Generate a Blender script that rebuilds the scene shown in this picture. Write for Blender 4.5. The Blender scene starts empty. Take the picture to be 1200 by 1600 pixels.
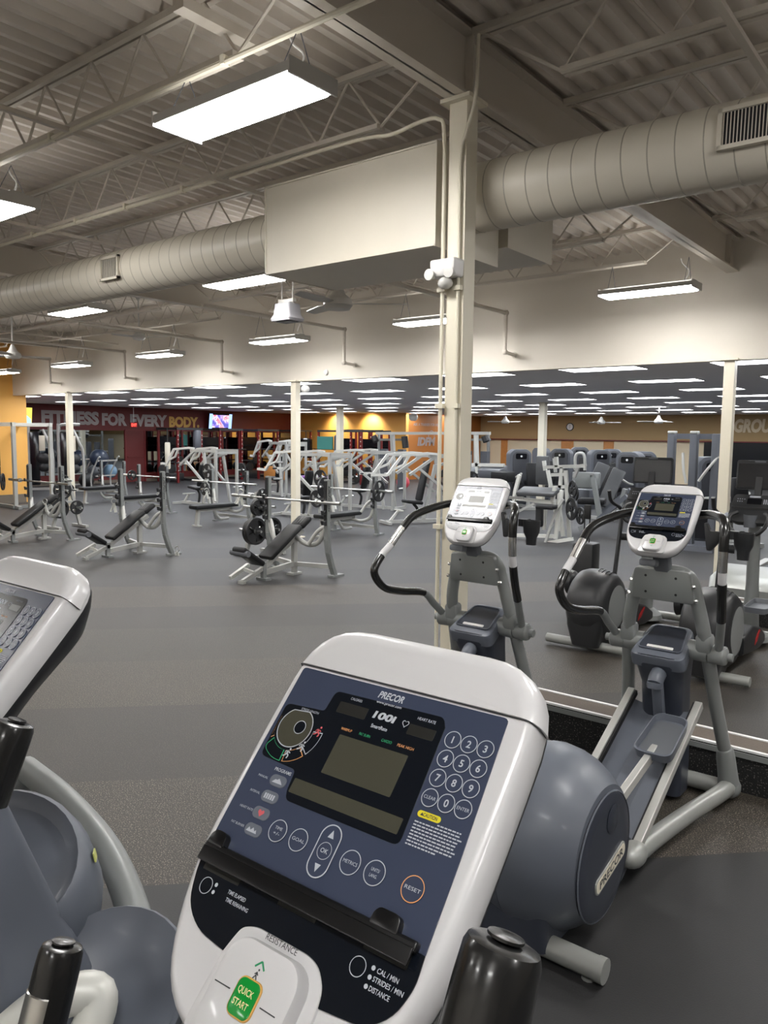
import bpy, bmesh, math, random
import numpy as np
from mathutils import Matrix, Vector
random.seed(7)
SC = bpy.context.scene
COL = SC.collection
PI = math.pi
V = Vector

# ------------------------------------------------------------------ camera (matched to the photograph, 1200 x 1600)
F_PX, CAM_H = 1209.87, 2.0
_yaw, _pit, _rol = math.radians(38.327), math.radians(5.612), math.radians(0.606)
_f = V((-math.sin(_yaw) * math.cos(_pit), math.cos(_yaw) * math.cos(_pit), -math.sin(_pit)))
_r = V((math.cos(_yaw), math.sin(_yaw), 0))
_u = _r.cross(_f)
_r2 = _r * math.cos(_rol) + _u * math.sin(_rol)
_u2 = -_r * math.sin(_rol) + _u * math.cos(_rol)
cam_data = bpy.data.cameras.new('camera')
cam = bpy.data.objects.new('camera', cam_data)
COL.objects.link(cam)
cam_data.sensor_fit = 'HORIZONTAL'
cam_data.sensor_width = 36
cam_data.lens = 36 * F_PX / 1200
cam_data.clip_start = 0.05
cam_data.clip_end = 200
cam.matrix_world = Matrix(((_r2.x, _u2.x, -_f.x, 0), (_r2.y, _u2.y, -_f.y, 0), (_r2.z, _u2.z, -_f.z, CAM_H), (0, 0, 0, 1)))
SC.camera = cam


def ray(x, y):
    return _r2 * ((x - 600) / F_PX) + _u2 * (-(y - 800) / F_PX) + _f


def at_z(x, y, z=0.0):
    d = ray(x, y); return V((0, 0, CAM_H)) + d * ((z - CAM_H) / d.z)


def at_y(x, y, Y):
    d = ray(x, y); return V((0, 0, CAM_H)) + d * (Y / d.y)


def at_x(x, y, X):
    d = ray(x, y); return V((0, 0, CAM_H)) + d * (X / d.x)


# ------------------------------------------------------------------ materials
MATS = {}


def mat(name, col, rough=0.5, metal=0.0, emit=None, es=0.0, noise=0.0, nscale=30.0, bump=0.0, coat=0.0, spec=None, alpha=None, trans=0.0):
    m = bpy.data.materials.new(name)
    m.use_nodes = True
    nt = m.node_tree
    b = nt.nodes['Principled BSDF']
    b.inputs['Base Color'].default_value = (*col, 1)
    b.inputs['Roughness'].default_value = rough
    b.inputs['Metallic'].default_value = metal
    if coat:
        b.inputs['Coat Weight'].default_value = coat
        b.inputs['Coat Roughness'].default_value = 0.08
    if spec is not None:
        b.inputs['Specular IOR Level'].default_value = spec
    if trans:
        b.inputs['Transmission Weight'].default_value = trans
    if emit:
        b.inputs['Emission Color'].default_value = (*emit, 1)
        b.inputs['Emission Strength'].default_value = es
    if noise or bump:
        tc = nt.nodes.new('ShaderNodeTexCoord')
        n = nt.nodes.new('ShaderNodeTexNoise')
        n.inputs['Scale'].default_value = nscale
        n.inputs['Detail'].default_value = 4
        nt.links.new(tc.outputs['Object'], n.inputs['Vector'])
        if noise:
            mx = nt.nodes.new('ShaderNodeMix'); mx.data_type = 'RGBA'
            mx.inputs[6].default_value = (*[c * (1 - noise) for c in col], 1)
            mx.inputs[7].default_value = (*[min(1, c * (1 + noise)) for c in col], 1)
            nt.links.new(n.outputs['Fac'], mx.inputs[0])
            nt.links.new(mx.outputs[2], b.inputs['Base Color'])
        if bump:
            bp = nt.nodes.new('ShaderNodeBump')
            bp.inputs['Strength'].default_value = bump
            bp.inputs['Distance'].default_value = 0.004
            nt.links.new(n.outputs['Fac'], bp.inputs['Height'])
            nt.links.new(bp.outputs['Normal'], b.inputs['Normal'])
    MATS[name] = m
    return m


def srgb(r, g, b):
    return tuple(((c / 255 + 0.055) / 1.055) ** 2.4 if c > 10 else c / 255 / 12.92 for c in (r, g, b))


# shell
M_DECK = mat('deck_paint', srgb(226, 218, 208), 0.6, noise=.06, nscale=6)
M_STEEL = mat('painted_steel', srgb(206, 198, 186), 0.5)
M_CREAM = mat('cream_paint', srgb(226, 219, 200), 0.45, noise=.02, nscale=8)
M_WHITEWALL = mat('white_wall_paint', srgb(222, 215, 203), 0.6, noise=.02, nscale=3)
M_DUCT = mat('duct_paint', srgb(216, 209, 194), 0.42, noise=.03, nscale=5)
M_SEAM = mat('duct_seam', srgb(172, 166, 152), 0.6)
M_LOWCEIL = mat('acoustic_tile', srgb(232, 230, 234), 0.85, noise=.03, nscale=60)
M_RED = mat('maroon_paint', srgb(100, 28, 26), 0.55)
M_YEL = mat('yellow_paint', srgb(224, 168, 84), 0.55)
M_ORANGE = mat('orange_paint', srgb(172, 108, 50), 0.55)
M_TAN = mat('tan_paint', srgb(172, 143, 98), 0.6)
M_BEIGE = mat('beige_paint', srgb(222, 206, 176), 0.6)
M_WOOD = mat('maple_door', srgb(196, 132, 70), 0.45, noise=.15, nscale=12)
M_BASE = mat('grey_vinyl_base', srgb(110, 100, 88), 0.6)
M_MIRROR = mat('mirror_glass', (.40, .42, .42), 0.02, 1.0)
M_LETTER = mat('grey_letter', srgb(160, 150, 148), 0.5)
M_GOLD = mat('gold_letter', srgb(205, 160, 80), 0.5)
M_WHITE = mat('white_plastic', srgb(226, 224, 222), 0.35)
M_DARKHOLE = mat('dark_void', (.012, .012, .013), 0.7)
# lamps
M_LAMP = mat('warm_lamp_lens', (.9, .9, .88), 0.4, emit=(1.0, .985, .965), es=36)
M_TROFFER = mat('troffer_lens', (.9, .9, .92), 0.4, emit=(.93, .96, 1.0), es=11)
M_UPLIGHT = mat('uplight_slot_lens', (.9, .9, .88), 0.4, emit=(1.0, .98, .95), es=5.5)
M_UNIT = mat('unit_grey', srgb(158, 158, 162), .45)
M_LAMPBODY = mat('lamp_housing', srgb(205, 203, 198), 0.4)
# floor stuff
M_CARPET = mat('speckled_black_carpet', (.012, .012, .012), 0.95, bump=.6, nscale=90)
def specks(m, lo, hi, scale, c):
    nt = m.node_tree
    tc = nt.nodes.new('ShaderNodeTexCoord'); n = nt.nodes.new('ShaderNodeTexNoise'); n.inputs['Scale'].default_value = scale; n.inputs['Detail'].default_value = 1
    nt.links.new(tc.outputs['Object'], n.inputs['Vector'])
    mr = nt.nodes.new('ShaderNodeMapRange'); mr.inputs['From Min'].default_value = lo; mr.inputs['From Max'].default_value = hi
    nt.links.new(n.outputs['Fac'], mr.inputs['Value'])
    mx = nt.nodes.new('ShaderNodeMix'); mx.data_type = 'RGBA'
    b = nt.nodes['Principled BSDF']
    mx.inputs[6].default_value = b.inputs['Base Color'].default_value; mx.inputs[7].default_value = (*c, 1)
    nt.links.new(mr.outputs[0], mx.inputs[0]); nt.links.new(mx.outputs[2], b.inputs['Base Color'])
specks(M_CARPET, .62, .70, 110, (.16, .15, .14))
# machines
M_CONSOLE = mat('console_white', srgb(206, 205, 206), 0.28, coat=.3)
M_PANEL = mat('console_blue_grey', srgb(58, 65, 84), 0.27)
M_BLACKG = mat('console_black_gloss', srgb(16, 20, 27), 0.16)
M_LCD = mat('lcd_olive', srgb(66, 65, 54), 0.35, noise=.12, nscale=900)
M_LCDDK = mat('lcd_dark', srgb(38, 38, 36), 0.3)
M_PRINT = mat('print_white', srgb(180, 184, 192), 0.5)
M_PRINTG = mat('print_green', srgb(40, 150, 100), 0.5)
M_PRINTO = mat('print_orange', srgb(215, 150, 95), 0.5)
M_PRINTR = mat('print_red', srgb(200, 90, 95), 0.5)
M_PRINTY = mat('print_yellow', srgb(222, 210, 40), 0.5)
M_PRINTK = mat('print_dark', srgb(50, 52, 55), 0.5)
M_GREENKEY = mat('green_key', srgb(10, 140, 50), 0.25, coat=.4)
M_CREAMTXT = mat('key_text', srgb(225, 222, 165), 0.4)
M_BLUEGREY = mat('shroud_blue_grey', srgb(96, 101, 111), 0.42, coat=.05)
M_BLUEDARK = mat('shroud_dark_blue', srgb(54, 58, 68), 0.35)
M_SILVER = mat('silver_paint', srgb(158, 160, 156), 0.36, metal=.25)
M_TUBEGREY = mat('tube_grey_paint', srgb(134, 137, 136), 0.42, metal=.1)
M_CHROME = mat('chrome', (.86, .86, .84), 0.25, 1.0)
M_ALU = mat('brushed_aluminium', srgb(205, 205, 200), 0.35, metal=.4)
M_BAR = mat('bar_steel', (.72, .72, .70), 0.28, 1.0)
M_GRIP = mat('black_grip', (.012, .012, .012), 0.25, coat=.3)
M_RUBBER = mat('black_rubber', (.016, .016, .017), 0.5)
M_BLACKP = mat('black_plastic', (.022, .023, .025), 0.42)
M_GREYP = mat('grey_plastic', srgb(100, 103, 108), 0.45)
M_VINYL = mat('black_vinyl', (.011, .011, .012), 0.46, bump=.1, nscale=200, spec=.3)
M_RACKB = mat('ledge_black', (.004, .004, .0045), .3)
M_VINYLG = mat('grey_vinyl', srgb(72, 73, 75), 0.45)
M_PLATE = mat('weight_plate', (.018, .018, .019), 0.38)
M_GYM = mat('gym_silver', srgb(176, 176, 172), 0.38, metal=.2)
M_GYMW = mat('gym_pale', srgb(206, 206, 200), 0.4, metal=.1)
M_GYMD = mat('gym_dark_grey', srgb(92, 95, 102), 0.45)
M_RACKRED = mat('rack_red', srgb(110, 24, 26), 0.4)
M_SCREEN = mat('tv_black', srgb(16, 17, 22), 0.2)
M_PURPLE = mat('purple_mat', srgb(128, 70, 150), 0.6)
M_PINK = mat('pink_ball', srgb(215, 80, 95), 0.5)
M_BALL = mat('navy_ball', srgb(44, 54, 72), 0.35)
M_BALLB = mat('blue_ball', srgb(120, 150, 175), 0.4)
M_REDP = mat('red_decal', srgb(165, 30, 32), 0.5)
M_TEAL = mat('teal_fabric', srgb(70, 140, 132), 0.7)
M_EXIT = mat('exit_red', (.9, .05, .04), 0.5, emit=(1, .06, .04), es=2.2)
M_STICKER = mat('yellow_sticker', srgb(200, 205, 120), 0.5)

# ------------------------------------------------------------------ objects


def tag(o, label=None, cat=None, group=None, kind=None):
    if label: o['label'] = label
    if cat: o['category'] = cat
    if group: o['group'] = group
    if kind: o['kind'] = kind
    return o


def empty(name, loc=(0, 0, 0), rz=0.0, label=None, cat=None, group=None):
    o = bpy.data.objects.new(name, None)
    o.empty_display_size = .1
    COL.objects.link(o)
    o.location = loc
    o.rotation_euler = (0, 0, rz)
    return tag(o, label, cat, group)


KIDS = {}


def link(o, parent=None):
    COL.objects.link(o)
    if parent is not None:
        o.parent = parent
        KIDS.setdefault(parent.name, []).append(o)
    return o


def copy_tree(o, parent=None):
    c = o.copy()
    link(c, parent)
    for ch in KIDS.get(o.name, []):
        copy_tree(ch, c)
    return c


def rrect(w, h, r, n=5, cx=0, cy=0):
    pts = []
    for sx, sy, a0 in ((1, 1, 0), (-1, 1, 90), (-1, -1, 180), (1, -1, 270)):
        for k in range(n + 1):
            a = math.radians(a0 + 90 * k / n)
            pts.append((cx + sx * (w / 2 - r) + r * math.cos(a), cy + sy * (h / 2 - r) + r * math.sin(a)))
    return pts


def catmull(pts, res):
    if res <= 0 or len(pts) < 3: return [V(p) for p in pts]
    P = [V(p) for p in pts]
    out = []
    for i in range(len(P) - 1):
        p0 = P[i - 1] if i else P[0] * 2 - P[1]
        p1, p2 = P[i], P[i + 1]
        p3 = P[i + 2] if i + 2 < len(P) else P[-1] * 2 - P[-2]
        for k in range(res):
            t = k / res
            out.append(.5 * ((2 * p1) + (p2 - p0) * t + (2 * p0 - 5 * p1 + 4 * p2 - p3) * t * t + (3 * p1 - p0 - 3 * p2 + p3) * t ** 3))
    out.append(P[-1])
    return out


TEXT_CACHE = {}


def text_mesh(body, bold=0.0, shear=0.0):
    k = (body, bold, shear)
    if k not in TEXT_CACHE:
        cu = bpy.data.curves.new('lettering_curve', 'FONT')
        cu.body = body
        cu.size = 1
        cu.offset = bold
        cu.shear = shear
        cu.resolution_u = 3
        cu.align_x = 'LEFT'
        ob = bpy.data.objects.new('lettering_tmp', cu)
        me = bpy.data.meshes.new_from_object(ob)
        bpy.data.objects.remove(ob)
        bpy.data.curves.remove(cu)
        TEXT_CACHE[k] = me
    return TEXT_CACHE[k]


class MB:
    def __init__(s):
        s.bm = bmesh.new()
        s.mi = 0

    def _new(s, verts, faces):
        vs = [s.bm.verts.new(v) for v in verts]
        for f in faces:
            try:
                fc = s.bm.faces.new([vs[i] for i in f])
                fc.material_index = s.mi
            except ValueError:
                pass
        return vs

    def loops(s, rings, cap0=True, cap1=True):
        """skin a list of equal-length rings"""
        n = len(rings[0])
        verts = [p for r in rings for p in r]
        faces = []
        for i in range(len(rings) - 1):
            a, b = i * n, (i + 1) * n
            for k in range(n):
                faces.append((a + k, a + (k + 1) % n, b + (k + 1) % n, b + k))
        if cap0: faces.append(tuple(reversed(range(n))))
        if cap1: faces.append(tuple(range((len(rings) - 1) * n, len(rings) * n)))
        s._new(verts, faces)

    def box(s, c, d, M=None, bev=0.0):
        x, y, z = d[0] / 2, d[1] / 2, d[2] / 2
        if bev > 0:
            b = min(bev, x * .95, y * .95, z * .95)
            rings = []
            for zz, i in ((-z, b), (-z + b * .3, b * .3), (-z + b, 0), (z - b, 0), (z - b * .3, b * .3), (z, b)):
                rings.append([V((px, py, zz)) for px, py in rrect(2 * x - 2 * i, 2 * y - 2 * i, max(b - i * .5, .0005), 2)])
        else:
            rings = [[V((-x, -y, zz)), V((x, -y, zz)), V((x, y, zz)), V((-x, y, zz))] for zz in (-z, z)]
        c = V(c)
        rings = [[(M @ p if M is not None else p) + c for p in r] for r in rings]
        s.loops(rings)

    def bar(s, p, q, w, h, up=(0, 0, 1), bev=0.0):
        p, q = V(p), V(q)
        d = (q - p)
        L = d.length
        if L < 1e-6: return
        d.normalize()
        u = V(up)
        if abs(d.dot(u)) > .98: u = V((0, 1, 0)) if abs(d.y) < .9 else V((1, 0, 0))
        x = d.cross(u).normalized()
        y = x.cross(d).normalized()
        M = Matrix((x, y, d)).transposed()
        s.box((p + q) / 2, (w, h, L), M, bev)

    def path(s, pts, w, h=None, bev=0.0):
        for a, b in zip(pts[:-1], pts[1:]):
            s.bar(a, b, w, h or w, bev=bev)

    def tube(s, pts, r, n=10, res=0, cap=True):
        P = catmull(pts, res)
        if isinstance(r, (int, float)): R = [r] * len(P)
        else:
            m = len(r) - 1
            R = []
            for i in range(len(P)):
                t = i / (len(P) - 1) * m
                k = min(int(t), m - 1)
                R.append(r[k] + (r[k + 1] - r[k]) * (t - k))
        rings = []
        nrm = None
        for i, p in enumerate(P):
            t = (P[min(i + 1, len(P) - 1)] - P[max(i - 1, 0)])
            if t.length < 1e-9: t = V((0, 0, 1))
            t.normalize()
            if nrm is None:
                a = V((0, 0, 1)) if abs(t.z) < .9 else V((1, 0, 0))
                nrm = (a - t * a.dot(t)).normalized()
            else:
                nrm = nrm - t * nrm.dot(t)
                nrm.normalize()
            b = t.cross(nrm)
            rings.append([p + (nrm * math.cos(2 * PI * k / n) + b * math.sin(2 * PI * k / n)) * R[i] for k in range(n)])
        s.loops(rings, cap, cap)

    def cyl(s, p, q, r, r2=None, n=16):
        s.tube([p, q], [r, r if r2 is None else r2], n)

    def lathe(s, prof, o=(0, 0, 0), axis='Z', n=24, cap=True):
        """prof: (radius, height) along axis"""
        rings = []
        o = V(o)
        for r, h in prof:
            ring = []
            for k in range(n):
                a = 2 * PI * k / n
                c, sn = r * math.cos(a), r * math.sin(a)
                if axis == 'Z': p = V((c, sn, h))
                elif axis == 'X': p = V((h, c, sn))
                else: p = V((sn, h, c))
                ring.append(o + p)
            rings.append(ring)
        s.loops(rings, cap, cap)

    def prism(s, poly, M, depth, bev=0.0, w0=0.0):
        """extrude a 2-D outline along local z of M; bev shrinks the top edge"""
        n = len(poly)
        cx = sum(p[0] for p in poly) / n
        cy = sum(p[1] for p in poly) / n
        rings = [[M @ V((x, y, w0)) for x, y in poly]]
        if bev > 0:
            rings.append([M @ V((x, y, w0 + depth - bev)) for x, y in poly])

            def ins(x, y, e):
                L = math.hypot(x - cx, y - cy) or 1
                return (x - (x - cx) / L * e, y - (y - cy) / L * e)
            rings.append([M @ V((*ins(x, y, bev * .3), w0 + depth - bev * .3)) for x, y in poly])
            rings.append([M @ V((*ins(x, y, bev), w0 + depth)) for x, y in poly])
        else:
            rings.append([M @ V((x, y, w0 + depth)) for x, y in poly])
        s.loops(rings)

    def ring(s, c, r, t, M, depth=.0006, n=28, sx=1.0, sy=1.0):
        """flat annulus in M's xy-plane"""
        a = [(c[0] + sx * r * math.cos(2 * PI * k / n), c[1] + sy * r * math.sin(2 * PI * k / n)) for k in range(n)]
        b = [(c[0] + (sx * r - t) * math.cos(2 * PI * k / n), c[1] + (sy * r - t) * math.sin(2 * PI * k / n)) for k in range(n)]
        s.outline_ring(a, b, M, depth)

    def outline_ring(s, a, b, M, depth):
        n = len(a)
        va = [M @ V((x, y, depth)) for x, y in a]
        vb = [M @ V((x, y, depth)) for x, y in b]
        s._new(va + vb, [(k, (k + 1) % n, n + (k + 1) % n, n + k) for k in range(n)])

    def disc(s, c, r, M, depth=.0006, n=20):
        s._new([M @ V((c[0] + r * math.cos(2 * PI * k / n), c[1] + r * math.sin(2 * PI * k / n), depth)) for k in range(n)], [tuple(range(n))])

    def poly(s, pts, M, depth=.0006):
        s._new([M @ V((x, y, depth)) for x, y in pts], [tuple(range(len(pts)))])

    def sphere(s, c, r, n=14, sc=(1, 1, 1)):
        prof = []
        m = n // 2
        rings = []
        for i in range(1, m):
            a = PI * i / m
            rings.append([V(c) + V((r * sc[0] * math.sin(a) * math.cos(2 * PI * k / n), r * sc[1] * math.sin(a) * math.sin(2 * PI * k / n), -r * sc[2] * math.cos(a))) for k in range(n)])
        s.loops(rings)

    def text(s, body, M, x=0, y=0, size=.01, w=None, bold=0.0, shear=0.0, align='C', depth=.0009, h=None, thick=0.0):
        """flat lettering in M's xy-plane; x, y = centre (or left) of the word's box, size = cap height"""
        me = text_mesh(body, bold, shear)
        xs = [v.co.x for v in me.vertices]; ys = [v.co.y for v in me.vertices]
        if not xs: return
        x0, x1 = min(xs), max(xs)
        y0, y1 = (min(ys), max(ys))
        sy = size / .72 if h is None else h / (y1 - y0)
        sx = sy if w is None else w / (x1 - x0)
        ox = -(x0 + x1) / 2 if align == 'C' else -x0
        oy = -(y0 + y1) / 2
        vs = [s.bm.verts.new(M @ V((x + (v.co.x + ox) * sx, y + (v.co.y + oy) * sy, depth + thick))) for v in me.vertices]
        for p in me.polygons:
            try:
                f = s.bm.faces.new([vs[i] for i in p.vertices])
                f.material_index = s.mi
            except ValueError:
                pass
        if thick:
            cnt = {}
            for p in me.polygons:
                vv = list(p.vertices)
                for a, b in zip(vv, vv[1:] + vv[:1]): cnt[(a, b)] = 1
            low = [s.bm.verts.new(M @ V((x + (v.co.x + ox) * sx, y + (v.co.y + oy) * sy, 0))) for v in me.vertices]
            for (a, b) in list(cnt):
                if (b, a) not in cnt:
                    f = s.bm.faces.new((vs[b], vs[a], low[a], low[b])); f.material_index = s.mi

    def build(s, name, mats, parent=None, loc=None, smooth=True, label=None, fix=True):
        me = bpy.data.meshes.new(name)
        if fix: bmesh.ops.recalc_face_normals(s.bm, faces=s.bm.faces)
        s.bm.to_mesh(me)
        s.bm.free()
        for m in (mats if isinstance(mats, (list, tuple)) else [mats]): me.materials.append(m)
        if smooth:
            me.polygons.foreach_set('use_smooth', [True] * len(me.polygons))
            me.set_sharp_from_angle(angle=math.radians(38))
        o = bpy.data.objects.new(name, me)
        link(o, parent)
        if loc is not None: o.location = loc
        if label: o['label'] = label
        return o


I4 = Matrix.Identity(4)


def frame(o, x, y):
    """4x4 matrix with origin o, local x and y axes"""
    x, y, o = V(x).normalized(), V(y).normalized(), V(o)
    z = x.cross(y)
    return Matrix(((x.x, y.x, z.x, o.x), (x.y, y.y, z.y, o.y), (x.z, y.z, z.z, o.z), (0, 0, 0, 1)))


ORD = ['first', 'second', 'third', 'fourth', 'fifth', 'sixth', 'seventh', 'eighth', 'ninth', 'tenth', 'eleventh', 'twelfth', 'thirteenth', 'fourteenth', 'fifteenth', 'sixteenth', 'seventeenth', 'eighteenth', 'nineteenth', 'twentieth']
# ------------------------------------------------------------------ floor: rubber rolls laid on the diagonal
def floor_material():
    m = bpy.data.materials.new('rubber_rolls')
    m.use_nodes = True
    nt = m.node_tree
    N, L = nt.nodes, nt.links
    b = N['Principled BSDF']
    tc = N.new('ShaderNodeTexCoord')
    sep = N.new('ShaderNodeSeparateXYZ'); L.new(tc.outputs['Object'], sep.inputs[0])
    sub = N.new('ShaderNodeMath'); sub.operation = 'SUBTRACT'
    L.new(sep.outputs['Y'], sub.inputs[0]); L.new(sep.outputs['X'], sub.inputs[1])
    s = N.new('ShaderNodeMath'); s.operation = 'MULTIPLY_ADD'
    L.new(sub.outputs[0], s.inputs[0]); s.inputs[1].default_value = .70711 / 20; s.inputs[2].default_value = 0
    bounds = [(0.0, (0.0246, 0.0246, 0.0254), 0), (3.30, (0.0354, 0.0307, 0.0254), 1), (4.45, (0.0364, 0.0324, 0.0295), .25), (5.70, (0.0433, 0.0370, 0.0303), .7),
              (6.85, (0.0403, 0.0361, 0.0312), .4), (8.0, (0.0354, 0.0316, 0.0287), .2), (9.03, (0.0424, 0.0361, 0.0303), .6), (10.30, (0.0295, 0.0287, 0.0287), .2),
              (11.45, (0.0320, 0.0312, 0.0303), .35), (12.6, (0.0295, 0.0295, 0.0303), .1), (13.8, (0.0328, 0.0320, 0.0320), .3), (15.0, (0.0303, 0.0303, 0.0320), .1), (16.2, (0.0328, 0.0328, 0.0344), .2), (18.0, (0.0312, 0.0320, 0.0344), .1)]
    r1 = N.new('ShaderNodeValToRGB'); r2 = N.new('ShaderNodeValToRGB')
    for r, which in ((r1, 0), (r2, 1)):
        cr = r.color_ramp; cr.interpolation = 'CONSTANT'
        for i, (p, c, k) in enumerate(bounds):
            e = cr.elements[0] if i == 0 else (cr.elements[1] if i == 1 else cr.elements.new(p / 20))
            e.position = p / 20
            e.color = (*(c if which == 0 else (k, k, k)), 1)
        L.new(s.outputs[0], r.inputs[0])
    vor = N.new('ShaderNodeTexNoise'); vor.inputs['Scale'].default_value = 150; vor.inputs['Detail'].default_value = 1.5
    L.new(tc.outputs['Object'], vor.inputs['Vector'])
    th = N.new('ShaderNodeMapRange'); th.inputs['From Min'].default_value = .56; th.inputs['From Max'].default_value = .70
    L.new(vor.outputs['Fac'], th.inputs['Value'])
    mul = N.new('ShaderNodeMath'); mul.operation = 'MULTIPLY'
    L.new(th.outputs[0], mul.inputs[0]); L.new(r2.outputs[0], mul.inputs[1])
    mul2 = N.new('ShaderNodeMath'); mul2.operation = 'MULTIPLY'; mul2.inputs[1].default_value = .9
    L.new(mul.outputs[0], mul2.inputs[0])
    mx = N.new('ShaderNodeMix'); mx.data_type = 'RGBA'
    L.new(mul2.outputs[0], mx.inputs[0]); L.new(r1.outputs[0], mx.inputs[6]); mx.inputs[7].default_value = (.34, .29, .23, 1)
    big = N.new('ShaderNodeTexNoise'); big.inputs['Scale'].default_value = .9; big.inputs['Detail'].default_value = 3
    L.new(tc.outputs['Object'], big.inputs['Vector'])
    mr = N.new('ShaderNodeMapRange'); mr.inputs['To Min'].default_value = .82; mr.inputs['To Max'].default_value = 1.18
    L.new(big.outputs['Fac'], mr.inputs['Value'])
    m2 = N.new('ShaderNodeMix'); m2.data_type = 'RGBA'; m2.blend_type = 'MULTIPLY'; m2.inputs[0].default_value = 1
    L.new(mx.outputs[2], m2.inputs[6]); L.new(mr.outputs[0], m2.inputs[7])
    L.new(m2.outputs[2], b.inputs['Base Color'])
    b.inputs['Roughness'].default_value = .55
    b.inputs['Specular IOR Level'].default_value = .38
    bp = N.new('ShaderNodeBump'); bp.inputs['Strength'].default_value = .25; bp.inputs['Distance'].default_value = .003
    L.new(vor.outputs['Fac'], bp.inputs['Height']); L.new(bp.outputs['Normal'], b.inputs['Normal'])
    return m


def structure(name, mb, m, label=None, smooth=False):
    o = mb.build(name, m, smooth=smooth)
    o['kind'] = 'structure'
    if label: o['label'] = label
    return o


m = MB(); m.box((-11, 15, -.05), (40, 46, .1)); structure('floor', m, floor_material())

# corrugated roof deck
DECK_Z, TOPC, BOTC = 4.545, 4.535, 4.11
SOFF = 10.73


def deck():
    m = MB()
    x0, x1, pitch = -22.2, 7.0, .168
    prof = []
    x = x0
    while x < x1:
        prof += [(x, 0), (x + .045, 0), (x + .068, .062), (x + .145, .062)]
        x += pitch
    for y0, y1 in ((-7.0, SOFF + .1),):
        vs = [(px, y0, DECK_Z + pz) for px, pz in prof] + [(px, y1, DECK_Z + pz) for px, pz in prof]
        n = len(prof)
        m._new(vs, [(k, k + 1, n + k + 1, n + k) for k in range(n - 1)])
    m.box((-7.6, 1.9, DECK_Z + .12), (29.4, 17.9, .04))
    return m


structure('ceiling', deck(), M_DECK)

# walls
m = MB(); m.box((-7.7, SOFF + .06, (3.04 + 4.7) / 2), (29, .12, 4.7 - 3.04)); m.box((-7.7, SOFF + .06, 3.03), (29, .13, .02)); structure('wall_soffit', m, M_WHITEWALL)
LOWZ = 3.06
m = MB(); m.box((-10, 23, LOWZ + .03), (40, 24.4, .06)); structure('ceiling_lower', m, M_LOWCEIL)
m = MB(); m.box((-21.9, 2.0, 2.35), (.2, 18.2, 4.7)); structure('wall_left', m, M_YEL)
m = MB(); m.box((7.1, 14, 2.35), (.2, 42, 4.7)); structure('wall_right', m, M_BASE)
m = MB(); m.box((-7.5, -7.1, 2.35), (29.6, .2, 4.7)); structure('wall_back', m, M_WHITEWALL)
m = MB(); m.box((-28.1, 19.55, 1.53), (.2, 17.9, 3.06)); structure('wall_red', m, M_RED)
m = MB(); m.box((-25.1, 10.9, 1.53), (6.2, .16, 3.06)); structure('wall_return', m, M_RED)
m = MB(); m.box((-24.75, 28.6, 1.53), (6.9, .2, 3.06)); structure('wall_yellow', m, M_YEL)
pa, pb = V((-21.3, 28.7, 0)), V((-21.3, 35.0, 0))
dirn = (pb - pa).normalized(); nn = V((dirn.y, -dirn.x, 0))
m = MB(); m.bar(pa - nn * .1 + V((0, 0, 1.53)), pb - nn * .1 + V((0, 0, 1.53)), .2, 3.06); structure('wall_orange', m, M_ORANGE)
m = MB(); m.box((-7.3, 35.1, 2.48), (29.2, .2, 1.16)); structure('wall_tan', m, M_TAN)
m = MB(); m.box((-7.3, 35.25, .95), (29.2, .2, 1.9)); structure('wall_beige', m, M_BEIGE)
# red wall: mirrors, door, base
WX = -27.985
def red_y(px): return at_x(px, 680, WX).y
m = MB(); m.box((WX, (14.0 + 18.25) / 2, 1.24), (.02, 4.25, 1.72)); tag(m.build('wall_mirror', M_MIRROR, smooth=False), 'wall mirror on the red wall, between the corner and the red door', 'mirror')
m = MB(); m.box((WX, (19.3 + 28.3) / 2, 1.24), (.02, 9.0, 1.72)); tag(m.build('wall_mirror', M_MIRROR, smooth=False), 'long wall mirror on the red wall, beyond the red door', 'mirror')
m = MB(); m.box((WX - .01, 19.7, .06), (.03, 17.6, .12)); structure('baseboard_red', m, M_BASE)
m = MB(); m.box((WX, 18.77, 1.05), (.05, .86, 2.1)); d1 = structure('door_1', m, M_RED)
m = MB(); m.box((WX + .035, 18.77, 1.02), (.03, .74, .05)); m.build('push_bar', M_RED, d1)
m = MB()
for a, b in (((18.31, 0), (18.31, 2.13)), ((19.23, 0), (19.23, 2.13)), ((18.31, 2.13), (19.23, 2.13))):
    m.bar((WX + .02, a[0], a[1]), (WX + .02, b[0], b[1]), .05, .05)
m.build('door_frame', M_RACKRED, d1)
# left wall mirror and base
m = MB(); m.box((-21.79, 6.5, 1.35), (.02, 7.6, 1.5)); tag(m.build('wall_mirror', M_MIRROR, smooth=False), 'wall mirror mounted low on the yellow wall', 'mirror')
m = MB(); m.box((-21.785, 6.5, .12), (.03, 9.0, .24)); structure('baseboard_left', m, M_BASE)
# wood doors and dark windows in the far wall
for i, (p0, p1) in enumerate(((783, 793), (877, 896), (943, 959))):
    a, b = at_y(p0, 700, 35.14), at_y(p1, 700, 35.14)
    m = MB(); m.box(((a.x + b.x) / 2, 35.14, .93), (b.x - a.x, .05, 1.86)); structure('door_%d' % (i + 2), m, M_WOOD)
a, b = at_y(1100, 700, 35.12), at_y(1210, 700, 35.12)
m = MB(); m.box(((a.x + b.x) / 2, 35.12, .95), (b.x - a.x, .06, 1.85)); structure('window_1', m, M_SCREEN)
m = MB(); m.box((-12.5, 35.0, 1.9), (18, .06, .05)); structure('trim_1', m, M_RACKRED)

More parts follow.
